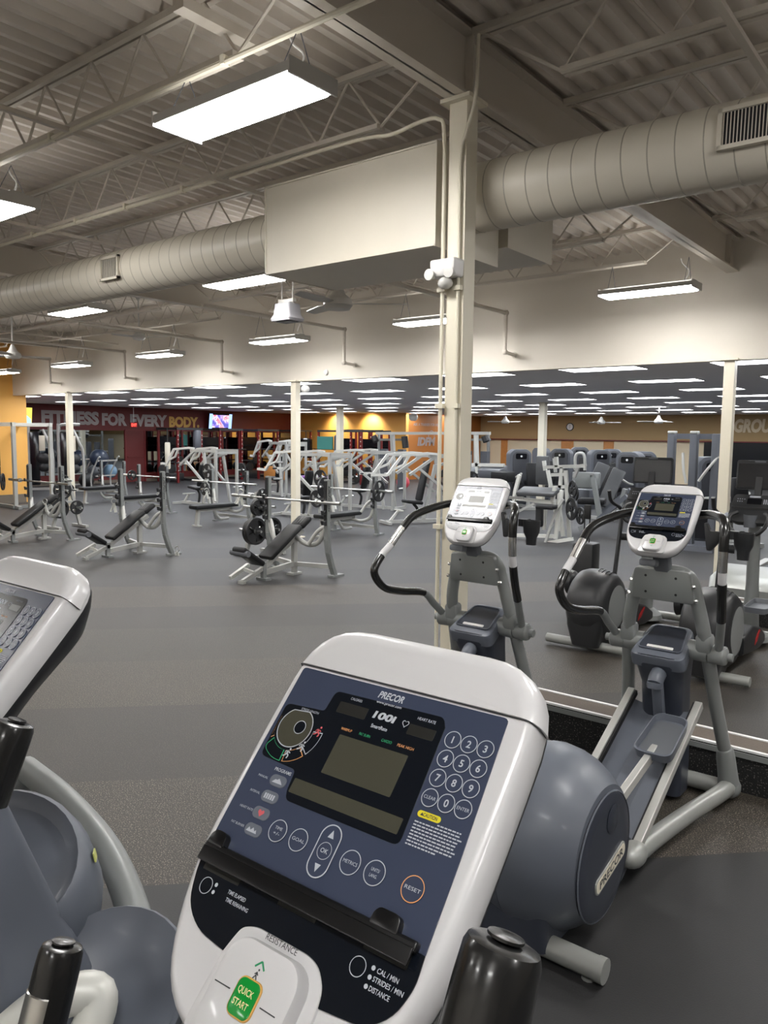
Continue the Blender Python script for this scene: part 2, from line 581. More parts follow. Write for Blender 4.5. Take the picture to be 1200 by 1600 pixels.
# columns and roof beams
def column(x, y, z1, label, w=.13):
    m = MB(); m.box((x, y, z1 / 2), (w, w, z1)); m.box((x, y, .012), (.26, .26, .024)); m.box((x, y, z1 - .012), (.22, .22, .024))
    o = structure('column', m, M_CREAM, label)
    return o
GX = -2.83
COLY = 4.36
c0 = column(GX, COLY, 4.13, 'cream steel column behind the glare-lit console, carrying the emergency light')
for x, lb in ((-2.8, 'cream column under the soffit, beside the black television screens'), (-10.7, 'cream column under the soffit, behind the middle incline bench'), (-18.9, 'cream column under the soffit, in front of the red wall lettering')):
    column(x, SOFF + .02, 3.04, lb)
for x, lb in ((-10.95, 'grey column deep in the low hall, in front of the tan wall'), (-19.2, 'grey column deep in the low hall, in front of the yellow wall')):
    column(x, 21.6, LOWZ, lb, .2)
# wide flange roof beams along y
def wide_flange(x, y0, y1, label):
    m = MB()
    zb, zt, w = 4.13, 4.53, .15
    yc, L = (y0 + y1) / 2, y1 - y0
    m.box((x, yc, zb + .008), (w, L, .016)); m.box((x, yc, zt - .008), (w, L, .016)); m.box((x, yc, (zb + zt) / 2), (.012, L, zt - zb))
    for y in (COLY, SOFF - .4):
        m.box((x, y, (zb + zt) / 2), (w * .95, .012, zt - zb))
    structure('roof_beam', m, M_STEEL, label)
wide_flange(GX, -7, SOFF, 'deep steel roof beam running over the cream column with the emergency light')
wide_flange(-10.75, -7, SOFF, 'deep steel roof beam crossing above the white hanging box')
wide_flange(-18.9, -7, SOFF, 'deep steel roof beam near the yellow wall')
wide_flange(5.2, -7, SOFF, 'deep steel roof beam beyond the big duct grille')

# open-web joists along x
def joist_mesh(x0, x1):
    L = x1 - x0
    t = MB()
    for dy in (-.028, .028):
        t.box((L / 2, dy, TOPC - .02), (L, .038, .04))
    b = MB()
    for dy in (-.026, .026):
        b.box((L / 2, dy, BOTC + .016), (L - 1.2, .034, .032))
    w = MB()
    n = max(2, round((L - 1.2) / .62))
    pitch = (L - 1.2) / n
    w.cyl((.05, 0, TOPC - .03), (.6, 0, BOTC + .02), .011, n=6)
    w.cyl((L - .05, 0, TOPC - .03), (L - .6, 0, BOTC + .02), .011, n=6)
    for k in range(n):
        xa = .6 + k * pitch
        w.cyl((xa, 0, BOTC + .02), (xa + pitch / 2, 0, TOPC - .03), .010, n=6)
        w.cyl((xa + pitch / 2, 0, TOPC - .03), (xa + pitch, 0, BOTC + .02), .010, n=6)
    return t, b, w
BAYS = [(-18.82, -10.83, 'over the bench rows'), (-10.67, -2.91, 'over the boxed duct'), (-2.75, 5.12, 'over the grey ellipticals'), (-21.75, -18.98, 'beside the yellow wall')]
JY = [COLY + 1.285 * k for k in range(-3, 5)]
for bi, (x0, x1, where) in enumerate(BAYS):
    first = None
    for k, y in enumerate(JY):
        if bi == 2 and y < 1.0: continue
        if first is None:
            first = empty('roof_joist', (x0, y, 0))
            t, b, w = joist_mesh(x0, x1)
            t.build('top_chord', M_STEEL, first, smooth=False); b.build('bottom_chord', M_STEEL, first, smooth=False); w.build('web', M_STEEL, first)
            o = first
        else:
            o = copy_tree(first); o.location = (x0, y, 0)
        n_from = abs(k - 3)
        if k == 3: lb = 'open-web roof joist in line with the emergency-light column, ' + where
        else: lb = '%s open-web joist %s the emergency-light column, %s' % (ORD[n_from - 1], 'beyond' if k > 3 else 'nearer than', where)
        tag(o, lb, 'joist', 'open-web roof joists ' + where)
# bridging bars along y
for i, (x, z, y0, y1) in enumerate(((-7.9, BOTC - .01, .4, 6.0), (-5.2, BOTC - .01, .4, 6.0), (-1.2, BOTC - .01, 1.0, 10.6), (-13.6, BOTC - .01, 3.5, 10.6), (-6.6, BOTC - .01, 6.2, 10.6), (-16.4, BOTC - .01, 3.5, 10.6))):
    m = MB(); m.box((0, (y1 - y0) / 2, -.017), (.04, y1 - y0, .03))
    o = m.build('bridging_bar', M_STEEL, loc=(x, y0, z), smooth=False)
    tag(o, 'flat steel bridging bar crossing under the joists, ' + ['above the lamp near the top edge', 'beside the big bright lamp', 'over the grey ellipticals', 'above the small hanging lamps by the soffit', 'near the ceiling fan with pale blades', 'over the far bench rows'][i], 'bar', 'joist bridging bars')

# ------------------------------------------------------------------ ducts
DY, DZ, DR = 4.74, 3.64, .225
def duct(x0, x1, label):
    root = empty('round_duct', (x0, DY, DZ), 0, label, 'duct', 'round air ducts')
    L = x1 - x0
    m = MB(); m.lathe([(DR - .02, 0), (DR, .015), (DR, L)], axis='X', n=40, cap=True); m.build('duct_shell', M_DUCT, root)
    m = MB()
    x = .12
    while x < L - .05:
        m.lathe([(DR, x - .004), (DR + .0022, x), (DR, x + .004)], axis='X', n=40, cap=False); x += .155
    m.build('spiral_seam', M_SEAM, root)
    return root
da = duct(-3.05, 6.9, 'pale round air duct with the big grille, above the ellipticals')
db = duct(-21.6, -4.6, 'pale round air duct with the small grille, running away above the benches')
def grille(root, x, w, h, ang):
    """air grille on the duct's side"""
    c = V((x, -math.cos(ang) * (DR + .012), math.sin(ang) * (DR + .012)))
    M = frame(c, (1, 0, 0), (0, math.sin(ang), math.cos(ang)))
    m = MB()
    for dx, dy, ww, hh in ((-w / 2 + .012, 0, .024, h), (w / 2 - .012, 0, .024, h), (0, h / 2 - .012, w, .024), (0, -h / 2 + .012, w, .024)):
        m.prism(rrect(ww, hh, .002, 1, dx, dy), M, .03, w0=-.022)
    g = m.build('grille_frame', M_DUCT, root, smooth=False)
    m = MB(); m.prism(rrect(w - .04, h - .04, .002, 1), M, .003, w0=-.010); m.build('grille_back', M_DARKHOLE, g, smooth=False)
    m = MB()
    n = 16
    for k in range(n):
        m.prism(rrect(.005, h - .045, .001, 1, -w / 2 + .03 + (w - .06) * k / (n - 1), 0), M, .004, w0=-.005)
    m.build('louvre', M_DUCT, g, smooth=False)
gx = at_y(1135, 210, DY - DR).x
grille(da, gx - (-3.05) + .12, .33, .22, .05)
gx2 = at_y(172, 424, DY - DR).x
grille(db, gx2 + 21.6, .32, .23, .0)
m = MB(); m.box((0, 0, 0), (1.63, .8, .66)); m.box((.815, 0, 0), (.012, .82, .68)); m.box((-.815, 0, 0), (.012, .82, .68)); m.box((.0, 0, .33), (1.64, .82, .012)); m.box((0, 0, -.33), (1.64, .82, .012))
o = m.build('box_duct', M_DUCT, loc=(-3.85, COLY + .4, 3.60), smooth=False); tag(o, 'big rectangular boxed air duct beside the cream emergency-light column', 'duct')
m = MB(); m.box((0, 0, 0), (.9, .7, .5)); m.box((.45, 0, 0), (.012, .72, .52)); o = m.build('box_duct', M_DUCT, loc=(-3.42, COLY + 1.2, 3.66), smooth=False); tag(o, 'smaller boxed duct branch behind the cream column', 'duct')

# ------------------------------------------------------------------ hanging lamps
def lamp_proto():
    root = empty('hanging_lamp', (0, 0, 0))
    m = MB()
    m.box((0, 0, .075), (1.10, .12, .04)); m.box((0, 0, .052), (1.12, .34, .012))
    m.box((0, -.166, .035), (1.12, .01, .05)); m.box((0, .166, .035), (1.12, .01, .05))
    for sx in (-1, 1): m.box((sx * .565, 0, .035), (.012, .36, .085))
    m.build('housing', M_LAMPBODY, root, smooth=False)
    for sy in (-1, 1):
        m = MB()
        m.box((0, sy * .084, .012), (1.10, .142, .05), bev=.022)
        m.build('lens', M_LAMP, root)
        m = MB(); m.box((0, sy * .12, .062), (1.04, .05, .006)); m.build('uplight_slot', M_UPLIGHT, root, smooth=False)
    for sx in (-1, 1):
        for sy in (-.12, .12):
            m = MB(); m.cyl((sx * .46, sy, .07), (sx * .46, 0, BOTC - 3.8), .003, n=5); m.build('suspension_wire', M_GYMD, root)
    m = MB(); m.tube([(.42, .02, .09), (.46, .04, .18), (.38, .04, .26), (.36, .03, BOTC - 3.8)], .007, 6, 4); m.build('power_cord', M_WHITE, root)
    return root
LAMPS = [(-3.46, 3.04, 'big bright hanging lamp nearest the camera, above the left side of the picture'), (-7.2, 6.38, 'bright hanging lamp just below the boxed duct'),
         (-11.0, 6.45, 'bright hanging lamp under the round duct and its small grille'), (1013, 458, 'bright hanging lamp right of the cream column, in front of the soffit'),
         (673, 504, 'bright hanging lamp in front of the soffit, cut by the cream column'), (436, 534, 'bright hanging lamp in front of the soffit, below the white hanging box'),
         (250, 556, 'bright hanging lamp near the soffit, third from the yellow wall'), (112, 572, 'bright hanging lamp near the soffit, second from the yellow wall'), (5, 583, 'bright hanging lamp near the soffit, right beside the yellow wall'),
         (at_z(29, 318, 3.8).x - .56, at_z(29, 318, 3.8).y, 'bright hanging lamp cut by the left picture edge'),
         (.3, 3.04, 'hanging lamp right of the picture above the ellipticals'), (.3, 6.4, 'hanging lamp right of the picture behind the duct'), (.4, 9.55, 'hanging lamp at the right end of the soffit row'),
         (-7.3, -.5, 'added hanging lamp behind the camera on the left'), (.5, -.5, 'added hanging lamp over the camera on the right'), (4.2, -.5, 'added hanging lamp behind the camera far on the right'), (-11.2, -.5, 'added hanging lamp behind the camera far on the left'), (-15.2, 6.4, 'bright hanging lamp by the far end of the round duct'),  # unseen lamps over and behind the camera are added to brighten the near area
         (-11.2, 3.04, 'hanging lamp out of view left of the nearest lamp'), (-15.2, 3.04, 'hanging lamp out of view far left'), (4.2, 3.04, 'hanging lamp far right of the picture'), (4.2, 6.4, 'hanging lamp far right behind the duct'),
         (-7.3, -4.7, 'added hanging lamp in the last row behind the camera, left'), (-3.4, -4.9, 'added hanging lamp in the last row directly behind the camera'), (.5, -4.7, 'added hanging lamp in the last row behind the camera, right')]  # added unseen back row, lifts the light around the camera
lp = lamp_proto()
for i, (x, y, lb) in enumerate(LAMPS):
    o = lp if i == 0 else copy_tree(lp)
    o.location = (x, y, 3.8)
    if y > 50:  # the row before the soffit hangs a little lower towards the far end
        q = at_y(x, y, 9.45); o.location = q
        for c in KIDS[o.name]:
            if c.name.startswith(('suspension', 'power')): c.scale = (1, 1, (BOTC - q.z) / (BOTC - 3.8))
    tag(o, lb, 'lamp', 'hanging fluorescent lamps')

# recessed ceiling lights of the low hall
def troffer_proto():
    root = empty('ceiling_light', (0, 0, 0))
    m = MB()
    for dx, dy, w, h in ((-.605, 0, .02, .6), (.605, 0, .02, .6), (0, -.3, 1.23, .02), (0, .3, 1.23, .02)): m.box((dx, dy, -.006), (w, h, .012))
    m.build('frame', M_WHITE, root, smooth=False)
    m = MB(); m.box((0, 0, -.002), (1.19, .58, .006)); m.build('diffuser', M_TROFFER, root, smooth=False)
    return root
tp = troffer_proto()
used = 0
for r in range(8):
    y = 11.5 + 2.88 * r
    for c in range(-2, 12):
        x = -4.85 - 2.25 * c
        if x < -27.3 or (x < -20.6 and y > 28): continue
        d = -_f.dot(V((0, 0, 0))) + _f.dot(V((x, y, LOWZ - CAM_H)))
        px = 600 + F_PX * _r2.dot(V((x, y, LOWZ - CAM_H))) / d
        if px < -150 or px > 1500: continue
        o = tp if used == 0 else copy_tree(tp)
        o.location = (x, y, LOWZ)
        used += 1
        tag(o, 'recessed ceiling light, %s row beyond the soffit, %s along from the television side' % (ORD[r], ORD[c + 2]), 'ceiling light', 'recessed lights of the low ceiling')
# ------------------------------------------------------------------ the shared console of the white-headed machines
TAU = math.radians(43.9)
CON_Z = 1.702


def smooth_poly(pts, res=4):
    """closed Catmull-Rom through the outline points"""
    P = [V((x, y, 0)) for x, y in pts]
    n = len(P)
    out = []
    for i in range(n):
        p0, p1, p2, p3 = P[i - 1], P[i], P[(i + 1) % n], P[(i + 2) % n]
        for k in range(res):
            t = k / res
            q = .5 * ((2 * p1) + (p2 - p0) * t + (2 * p0 - 5 * p1 + 4 * p2 - p3) * t * t + (3 * p1 - p0 - 3 * p2 + p3) * t ** 3)
            out.append((q.x, q.y))
    return out


def round_corner(pts, r, n=5):
    """closed outline with every corner rounded by r (or per-corner list)"""
    out = []
    N = len(pts)
    for i in range(N):
        p, a, b = V((*pts[i], 0)), V((*pts[i - 1], 0)), V((*pts[(i + 1) % N], 0))
        rr = r[i] if isinstance(r, (list, tuple)) else r
        da, db = (a - p), (b - p)
        la, lb = da.length, db.length
        if rr <= 0:
            out.append((p.x, p.y)); continue
        da.normalize(); db.normalize()
        t = min(rr, la * .49, lb * .49)
        q0, q1 = p + da * t, p + db * t
        for k in range(n + 1):
            s = k / n
            q = q0 * (1 - s) ** 2 + p * 2 * s * (1 - s) + q1 * s * s
            out.append((q.x, q.y))
    return out


def console(parent, y_off=0.0, x_off=0.0):
    C0 = .008
    # white housing
    out = round_corner([(-.160, .072), (.176, .072), (.181, -.10), (.176, -.27), (.120, -.394), (-.100, -.394), (-.160, -.27), (-.165, -.10)], [.085, .085, .1, .09, .10, .10, .09, .1], 7)
    cx, cy = .008, -.16

    def ins(e):
        r = []
        for x, y in out:
            L = math.hypot(x - cx, y - cy)
            r.append((x - (x - cx) / L * e, y - (y - cy) / L * e))
        return r
    m = MB()
    m.loops([[V((x, y, w)) for x, y in ins(e)] for e, w in ((.030, -.052), (.012, -.050), (.004, -.046), (0, -.036), (0, -.024), (.002, -.012), (.006, -.004), (.011, -.0006), (.016, 0))])
    h = m.build('console_housing', M_CONSOLE, parent)
    h.location = (x_off, y_off, CON_Z)
    h.rotation_euler = (PI / 2 - TAU, 0, 0)
    # slightly proud top cap
    m = MB()
    def capr(e, low):
        return [(x, max(y, low)) for x, y in ins(e)]
    m.loops([[V((x, y, w)) for x, y in capr(e, .0045)] for e, w in ((-.0015, -.036), (-.0015, -.022), (.0005, -.010), (.006, -.001), (.014, .0038), (.024, .0055))])
    m.build('top_cap', M_CONSOLE, h)
    # dark rear shell
    m = MB()
    m.loops([[V((x, y, w)) for x, y in ins(e)] for e, w in ((.10, -.115), (.06, -.10), (.022, -.07), (.006, -.053), (.004, -.046))])
    m.build('rear_shell', M_BLACKP, h)
    # seam of the top cap
    m = MB()
    pts = [(-.160, .0045, -.034), (-.1605, .0042, -.014), (-.155, .004, .0016), (0, .004, .0024), (.17, .004, .0016), (.1775, .0042, -.014), (.178, .0045, -.034)]
    m.path([V(p) for p in pts], .0008)
    m.build('cap_seam', M_PRINTK, h, smooth=False)
    # overlay
    T = .0030
    top = round_corner([(-.146, 0), (.148, 0.001), (.155, -.15), (.157, -.236), (-.143, -.236), (-.146, -.12)], [.005, .005, 0, 0, 0, 0], 3)
    m = MB(); m.prism(top, I4, .0015, w0=.0008); m.build('face_panel', M_PANEL, h, smooth=False)
    low = round_corner([(-.143, -.2362), (.157, -.2362), (.159, -.262), (.150, -.291), (.127, -.309), (.0765, -.3145), (.0735, -.300), (.0605, -.2855), (.045, -.2805), (-.0284, -.2805), (-.045, -.287), (-.0495, -.299), (-.054, -.3145), (-.099, -.310), (-.128, -.292), (-.1415, -.257)], [0, 0, .01, .016, .02, 0, .008, .01, .01, .012, .01, .006, 0, .02, .018, .01], 4)
    m = MB(); m.prism(low, I4, .0015, w0=.0008); m.build('lower_panel', M_BLACKG, h, smooth=False)
    # display window
    dw = round_corner([(-.1415, -.0515), (-.0815, -.0475), (-.0795, -.0195), (.0755, -.0165), (.0815, -.0275), (.0868, -.158), (-.0715, -.158), (-.0765, -.148), (-.079, -.1235), (-.139, -.1205)], [.008, .004, .008, .009, 0, .009, .008, .004, .006, .008], 4)
    m = MB(); m.prism(dw, I4, .0007, w0=.0023); m.build('display_window', M_BLACKG, h, smooth=False)
    for x0, x1, y0, y1, mt, nm in ((-.044, .0535, -.0688, -.1165, M_LCD, 'lcd_screen'), (-.0735, .0795, -.1318, -.1486, M_LCD, 'lcd_screen'), (-.0655, -.0225, -.0305, -.0445, M_LCDDK, 'lcd_screen'), (.0385, .0735, -.0335, -.0460, M_LCDDK, 'lcd_screen'),
                                   (-.1325, -.0755, -.2375, -.2570, M_LCDDK, 'lcd_screen'), (-.018, .034, -.2390, -.2545, M_LCDDK, 'lcd_screen'), (.0945, .1450, -.2375, -.2535, M_LCDDK, 'lcd_screen')):
        m = MB(); m.prism(rrect(x1 - x0, y0 - y1, .001, 2, (x0 + x1) / 2, (y0 + y1) / 2), I4, .0004, w0=.0030 if y0 > -.2 else .0023); m.build(nm, mt, h, smooth=False)
    # stride dial
    D = .0031
    m = MB()
    dc, dr = (-.1105, -.0775), .0255
    dial = []
    for k in range(41):
        a = math.radians(118 + (62 - 118 + 0) * 0 + k * (304 / 40) + 5)
        dial.append((dc[0] + dr * math.cos(a), dc[1] + dr * math.sin(a)))
    m.mi = 0; m.poly(dial, I4, D)
    m.mi = 1
    inner = [(dc[0] + (x - dc[0]) * .955, dc[1] + (y - dc[1]) * .955) for x, y in dial]
    m.outline_ring(dial, inner, I4, D + .0003)
    m.mi = 2; m.disc((-.1035, -.0755), .0085, I4, D + .0003); m.mi = 1; m.ring((-.1035, -.0755), .0086, .0009, I4, D + .0005)
    # outer segments
    for a0, a1, mi in ((5, -38, 1), (-42, -82, 4), (-86, -140, 3), (-144, -196, 4)):
        seg = []
        for k in range(9):
            a = math.radians(a0 + (a1 - a0) * k / 8); seg.append((dc[0] + .029 * math.cos(a), dc[1] + .029 * math.sin(a)))
        R2 = .043 if a0 > -100 else .034
        for k in range(9):
            a = math.radians(a1 + (a0 - a1) * k / 8); seg.append((dc[0] + R2 * math.cos(a), dc[1] + R2 * math.sin(a)))
        c = (sum(p[0] for p in seg) / 18, sum(p[1] for p in seg) / 18)
        seg = [(max(x, -.1385), y) for x, y in seg]
        m.mi = mi; m.outline_ring(seg, [(c[0] + (x - c[0]) * .92, c[1] + (y - c[1]) * .92) for x, y in seg], I4, D)
    # three running figures
    for (fx, fy), mi in (((-.0745, -.0735), 5), ((-.0865, -.0960), 1), ((-.1015, -.1085), 1)):
        m.mi = mi; s = .0085
        m.disc((fx + .0012, fy + s * .62), .0014, I4, D + .0003, 8)
        for a, b, t in (((0, .35), (-.1, -.05), .30), ((-.1, -.05), (.3, -.35), .2), ((.3, -.35), (.15, -.75), .18), ((-.1, -.05), (-.3, -.4), .2), ((-.3, -.4), (-.65, -.55), .18), ((0, .3), (.4, .05), .14), ((0, .3), (-.4, .2), .14), ((-.4, .2), (-.5, -.1), .12)):
            p, q = V((fx + a[0] * s, fy + a[1] * s, D + .0004)), V((fx + b[0] * s, fy + b[1] * s, D + .0004))
            m.bar(p, q, t * s, .0002)
    m.build('stride_dial', [M_LCD, M_PRINT, M_BLACKG, M_PRINTG, M_PRINTO, M_PRINTR], h, smooth=False)
    # printed words
    m = MB()
    Z = .0032
    m.mi = 0
    m.text('PRECOR', I4, -.001, -.0095, .0085, w=.036, bold=.03, shear=.25, depth=Z)
    m.text('www.precor.com', I4, .0005, -.0198, .0034, w=.036, bold=.01, depth=Z)
    m.build('brand_lettering', [M_PRINT, M_PRINTO, M_PRINTG, M_PRINTY, M_PRINTK], h, smooth=False)
    m = MB(); m.mi = 0
    m.text('100i', I4, .0025, -.0345, .0085, w=.032, bold=.045, shear=.1, depth=Z)
    m.text('SmartRate', I4, .002, -.0480, .0045, w=.023, bold=.015, depth=Z)
    m.build('screen_lettering', [M_PRINT, M_PRINTO, M_PRINTG, M_PRINTY, M_PRINTK], h, smooth=False)
    m = MB(); m.mi = 0
    m.text('CALORIES', I4, -.0450, -.0238, .0033, w=.017, depth=Z)
    m.text('HEART RATE', I4, .0565, -.0250, .0036, w=.024, depth=Z)
    m.build('readout_lettering', [M_PRINT, M_PRINTO, M_PRINTG, M_PRINTY, M_PRINTK], h, smooth=False)
    m = MB(); m.mi = 0
    m.text('STRIDE LENGTH', I4, -.1015, -.0528, .0030, w=.028, depth=Z)
    m.build('stride_lettering', [M_PRINT, M_PRINTO, M_PRINTG, M_PRINTY, M_PRINTK], h, smooth=False)
    m = MB(); m.mi = 0
    m.text('PROGRAMS', I4, -.0945, -.1300, .0040, w=.026, bold=.015, depth=Z)
    for t, y in (('MANUAL', -.1429), ('INTERVAL', -.1617), ('HEART RATE', -.1815), ('FAT BURNER', -.2006)):
        m.text(t, I4, -.1180, y, .0028, w=.0155 if len(t) < 9 else .021, depth=Z)
    m.build('program_lettering', [M_PRINT, M_PRINTO, M_PRINTG, M_PRINTY, M_PRINTK], h, smooth=False)
    m = MB(); m.mi = 0
    m.text('TIME ELAPSED', I4, -.0700, -.2655, .0040, w=.027, bold=.012, depth=Z)
    for x, y in ((-.1026, -.2655), (-.1018, -.2730)): m.disc((x, y), .0022, I4, Z, 10)
    m.ring((-.1155, -.2705), .0088, .0008, I4, Z)
    m.text('TIME REMAINING', I4, -.0645, -.2730, .0040, w=.034, bold=.012, depth=Z)
    m.build('time_lettering', [M_PRINT, M_PRINTO, M_PRINTG, M_PRINTY, M_PRINTK], h, smooth=False)
    m = MB(); m.mi = 0
    for t, x, y, w in (('CAL / MIN', .1305, -.2642, .024), ('STRIDES / MIN', .1345, -.2717, .034), ('DISTANCE', .1290, -.2798, .023)):
        m.text(t, I4, x, y, .0045, w=w, bold=.012, depth=Z)
    for x, y in ((.1138, -.2640), (.1137, -.2720), (.1138, -.2799)): m.disc((x, y), .0022, I4, Z, 10)
    m.ring((.0980, -.2690), .0090, .0008, I4, Z)
    m.build('rate_lettering', [M_PRINT, M_PRINTO, M_PRINTG, M_PRINTY, M_PRINTK], h, smooth=False)
    m = MB(); m.mi = 0
    # caution paragraph
    rnd = random.Random(3)
    for k in range(9):
        y = -.1262 - k * .0033
        x = .0925 + (.013 if k == 0 else 0) * 2
        end = .1455 if k < 8 else .128
        while x < end:
            wd = rnd.uniform(.002, .0055)
            m.poly([(x, y - .0007), (x + wd, y - .0007), (x + wd, y + .0007), (x, y + .0007)], I4, Z)
            x += wd + .0009
    m.build('caution_paragraph', [M_PRINT, M_PRINTO, M_PRINTG, M_PRINTY, M_PRINTK], h, smooth=False)
    m = MB(); m.mi = 0
    # heart outline
    hp = []
    for k in range(24):
        t = 2 * PI * k / 24
        hp.append((.0325 + .00034 * 16 * math.sin(t) ** 3 * .85, -.0352 + .00030 * (13 * math.cos(t) - 5 * math.cos(2 * t) - 2 * math.cos(3 * t) - math.cos(4 * t))))
    m.outline_ring(hp, [(.0325 + (x - .0325) * .78, -.0352 + (y + .0352) * .78) for x, y in hp], I4, Z)
    m.build('heart_outline', [M_PRINT, M_PRINTO, M_PRINTG, M_PRINTY, M_PRINTK], h, smooth=False)
    m = MB(); m.mi = 1
    m.mi = 1
    m.text('WARMUP', I4, -.0385, -.0615, .0034, w=.016, depth=Z); m.mi = 2
    m.text('FAT BURN', I4, -.0115, -.0612, .0034, w=.016, depth=Z); m.text('CARDIO', I4, .0195, -.0606, .0034, w=.014, depth=Z)
    m.mi = 1; m.text('PEAK HIGH', I4, .0455, -.0605, .0034, w=.022, depth=Z)
    m.build('zone_lettering', [M_PRINT, M_PRINTO, M_PRINTG, M_PRINTY, M_PRINTK], h, smooth=False)
    m = MB(); m.mi = 3
    m.mi = 3; m.prism(rrect(.028, .0068, .0034, 4, .1058, -.1208), I4, .0003, w0=.0026)
    m.mi = 4; m.text('CAUTION', I4, .1075, -.1208, .0038, w=.017, bold=.02, depth=.0034)
    m.poly([(.0955, -.1224), (.0995, -.1224), (.0975, -.1190)], I4, .0034)
    m.build('caution_tag', [M_PRINT, M_PRINTO, M_PRINTG, M_PRINTY, M_PRINTK], h, smooth=False)
    # program buttons
    for y, kind in ((-.1421, 0), (-.1615, 1), (-.1810, 2), (-.2003, 3)):
        m = MB(); m.mi = 0
        rr = rrect(.025, .0135, .0065, 4, -.0945 + (.0012 if kind == 3 else 0), y)
        m.prism(rr, I4, .0010, .0005, w0=.0023)
        m.mi = 1
        x0 = -.0945
        if kind == 0: m.poly([(x0 - .008, y - .003), (x0 + .008, y - .003), (x0 + .005, y), (x0 + .001, y + .003), (x0 - .001, y + .001), (x0 - .004, y + .001)], I4, .0036)
        elif kind == 1:
            for k in range(5): m.poly([(x0 - .008 + .0033 * k, y - .003), (x0 - .0057 + .0033 * k, y - .003), (x0 - .0057 + .0033 * k, y + .003), (x0 - .008 + .0033 * k, y + .003)], I4, .0036)
        elif kind == 2:
            m.mi = 2; m.poly([(x0, y - .0042), (x0 + .0045, y + .0005), (x0 + .004, y + .003), (x0 + .002, y + .0036), (x0, y + .002), (x0 - .002, y + .0036), (x0 - .004, y + .003), (x0 - .0045, y + .0005)], I4, .0036)
        else: m.poly([(x0 - .008, y - .003), (x0 + .008, y - .003), (x0 + .006, y + .001), (x0 + .004, y - .001), (x0 + .001, y + .0025), (x0 - .002, y - .001), (x0 - .005, y + .002)], I4, .0036)
        m.build('program_key', [M_BLUEGREY, M_PRINT, M_PRINTR], h, smooth=False)
    # keypad and round keys
    keys = []
    for r, row in enumerate((('1', '2', '3'), ('4', '5', '6'), ('7', '8', '9'), ('CLEAR', '0', 'ENTER'))):
        for c, t in enumerate(row): keys.append((.0968 + .0200 * c + .0006 * r, -.0380 - .0217 * r, .0098, t, 0, 'keypad_key'))
    keys += [(-.0605, -.1908, .0122, 'TIME\n+/-', 0, 'round_key'), (-.0294, -.1908, .0122, 'GOAL', 0, 'round_key'), (.0430, -.1903, .0125, 'METRICS', 0, 'round_key'), (.0742, -.1900, .0125, 'UNITS/\nLANG.', 0, 'round_key'), (.1204, -.1893, .0127, 'RESET', 1, 'round_key')]
    for x, y, r, t, col, nm in keys:
        m = MB(); m.mi = 0
        m.lathe([(r, .0023), (r, .0030), (r * .94, .0036), (r * .5, .0036), (.0001, .0036)], (x, y, 0), 'Z', 26)
        m.mi = 1 + col; m.ring((x, y), r, .0009, I4, .0039)
        m.mi = 1
        if len(t) == 1: m.text(t, I4, x, y, .0078, bold=.02, depth=.0039)
        elif '\n' in t:
            a, b2 = t.split('\n'); m.text(a, I4, x, y + .0028, .0034, w=.0105, depth=.0039); m.text(b2, I4, x, y - .0030, .0034, w=.0095, depth=.0039)
        else: m.text(t, I4, x, y, .0036, w=r * 1.45, depth=.0039)
        m.build(nm, [M_PANEL, M_PRINT, M_PRINTO], h, label='round key marked %s' % t.replace('\n', ' ').lower() if nm == 'round_key' else None)
    # up / ok / down capsule
    m = MB(); m.mi = 0
    cap = rrect(.0275, .0560, .0136, 8, .0075, -.1902)
    m.prism(cap, I4, .0010, .0004, w0=.0023)
    m.mi = 1
    m.outline_ring(cap, [(.0075 + (x - .0075) * .91, -.1902 + (y + .1902) * .955) for x, y in cap], I4, .0036)
    m.poly([(.0035, -.1765), (.0115, -.1765), (.0075, -.1680)], I4, .0036); m.poly([(.0035, -.2040), (.0075, -.2125), (.0115, -.2040)], I4, .0036)
    m.ring((.0075, -.1902), .0090, .0006, I4, .0036); m.text('OK', I4, .0075, -.1902, .0048, bold=.01, depth=.0037)
    m.build('arrow_key', [M_PANEL, M_PRINT], h, smooth=False)
    # reading rack
    m = MB()
    m.box((.0045, -.2335, .006), (.291, .010, .011), bev=.0025)
    m.box((.0045, -.2430, .0115), (.288, .016, .003), bev=.001)
    for x0, x1 in ((-.139, -.1135), (.0945, .1275)):
        m.prism(round_corner([(x0, -.232), (x1, -.232), (x1 - .002, -.219), (x1 - .007, -.2155), (x0 + .006, -.2155), (x0 + .001, -.2215)], .003, 3), I4, .0120, .0008)
    m.build('reading_rack', M_RACKB, h)
    # resistance pad
    m = MB()
    arch = round_corner([(-.054, -.3145), (-.0495, -.299), (-.045, -.287), (-.0284, -.2805), (.045, -.2805), (.0605, -.2855), (.0735, -.300), (.0765, -.3145), (.080, -.395), (-.058, -.395)], [0, .01, .008, .01, .01, .01, .008, 0, .02, .02], 4)
    m.prism(arch, I4, .008, .003, w0=-.004)
    m.build('pad_surround', M_CONSOLE, h)
    m = MB()
    padp = [(x, y) for x, y in rrect(.098, .102, .026, 8, .0135, -.341)]
    m.prism(padp, I4, .024, .007)
    pad = m.build('resistance_pad', M_CONSOLE, h)
    m = MB(); m.mi = 0
    m.text('RESISTANCE', I4, .0105, -.2840, .0058, w=.042, depth=.0045)
    M2 = Matrix.Translation((0, 0, .0242))
    for a, b in (((-.0285, -.3375), (-.0075, -.3370)), ((.0330, -.3370), (.0525, -.3370))): m.bar(V((*a, .0243)), V((*b, .0243)), .0011, .0004)
    m.mi = 1
    for a, b in (((.0075, -.3105), (.0135, -.3045)), ((.0135, -.3045), (.0195, -.3105))): m.bar(V((*a, .0244)), V((*b, .0244)), .0016, .0006)
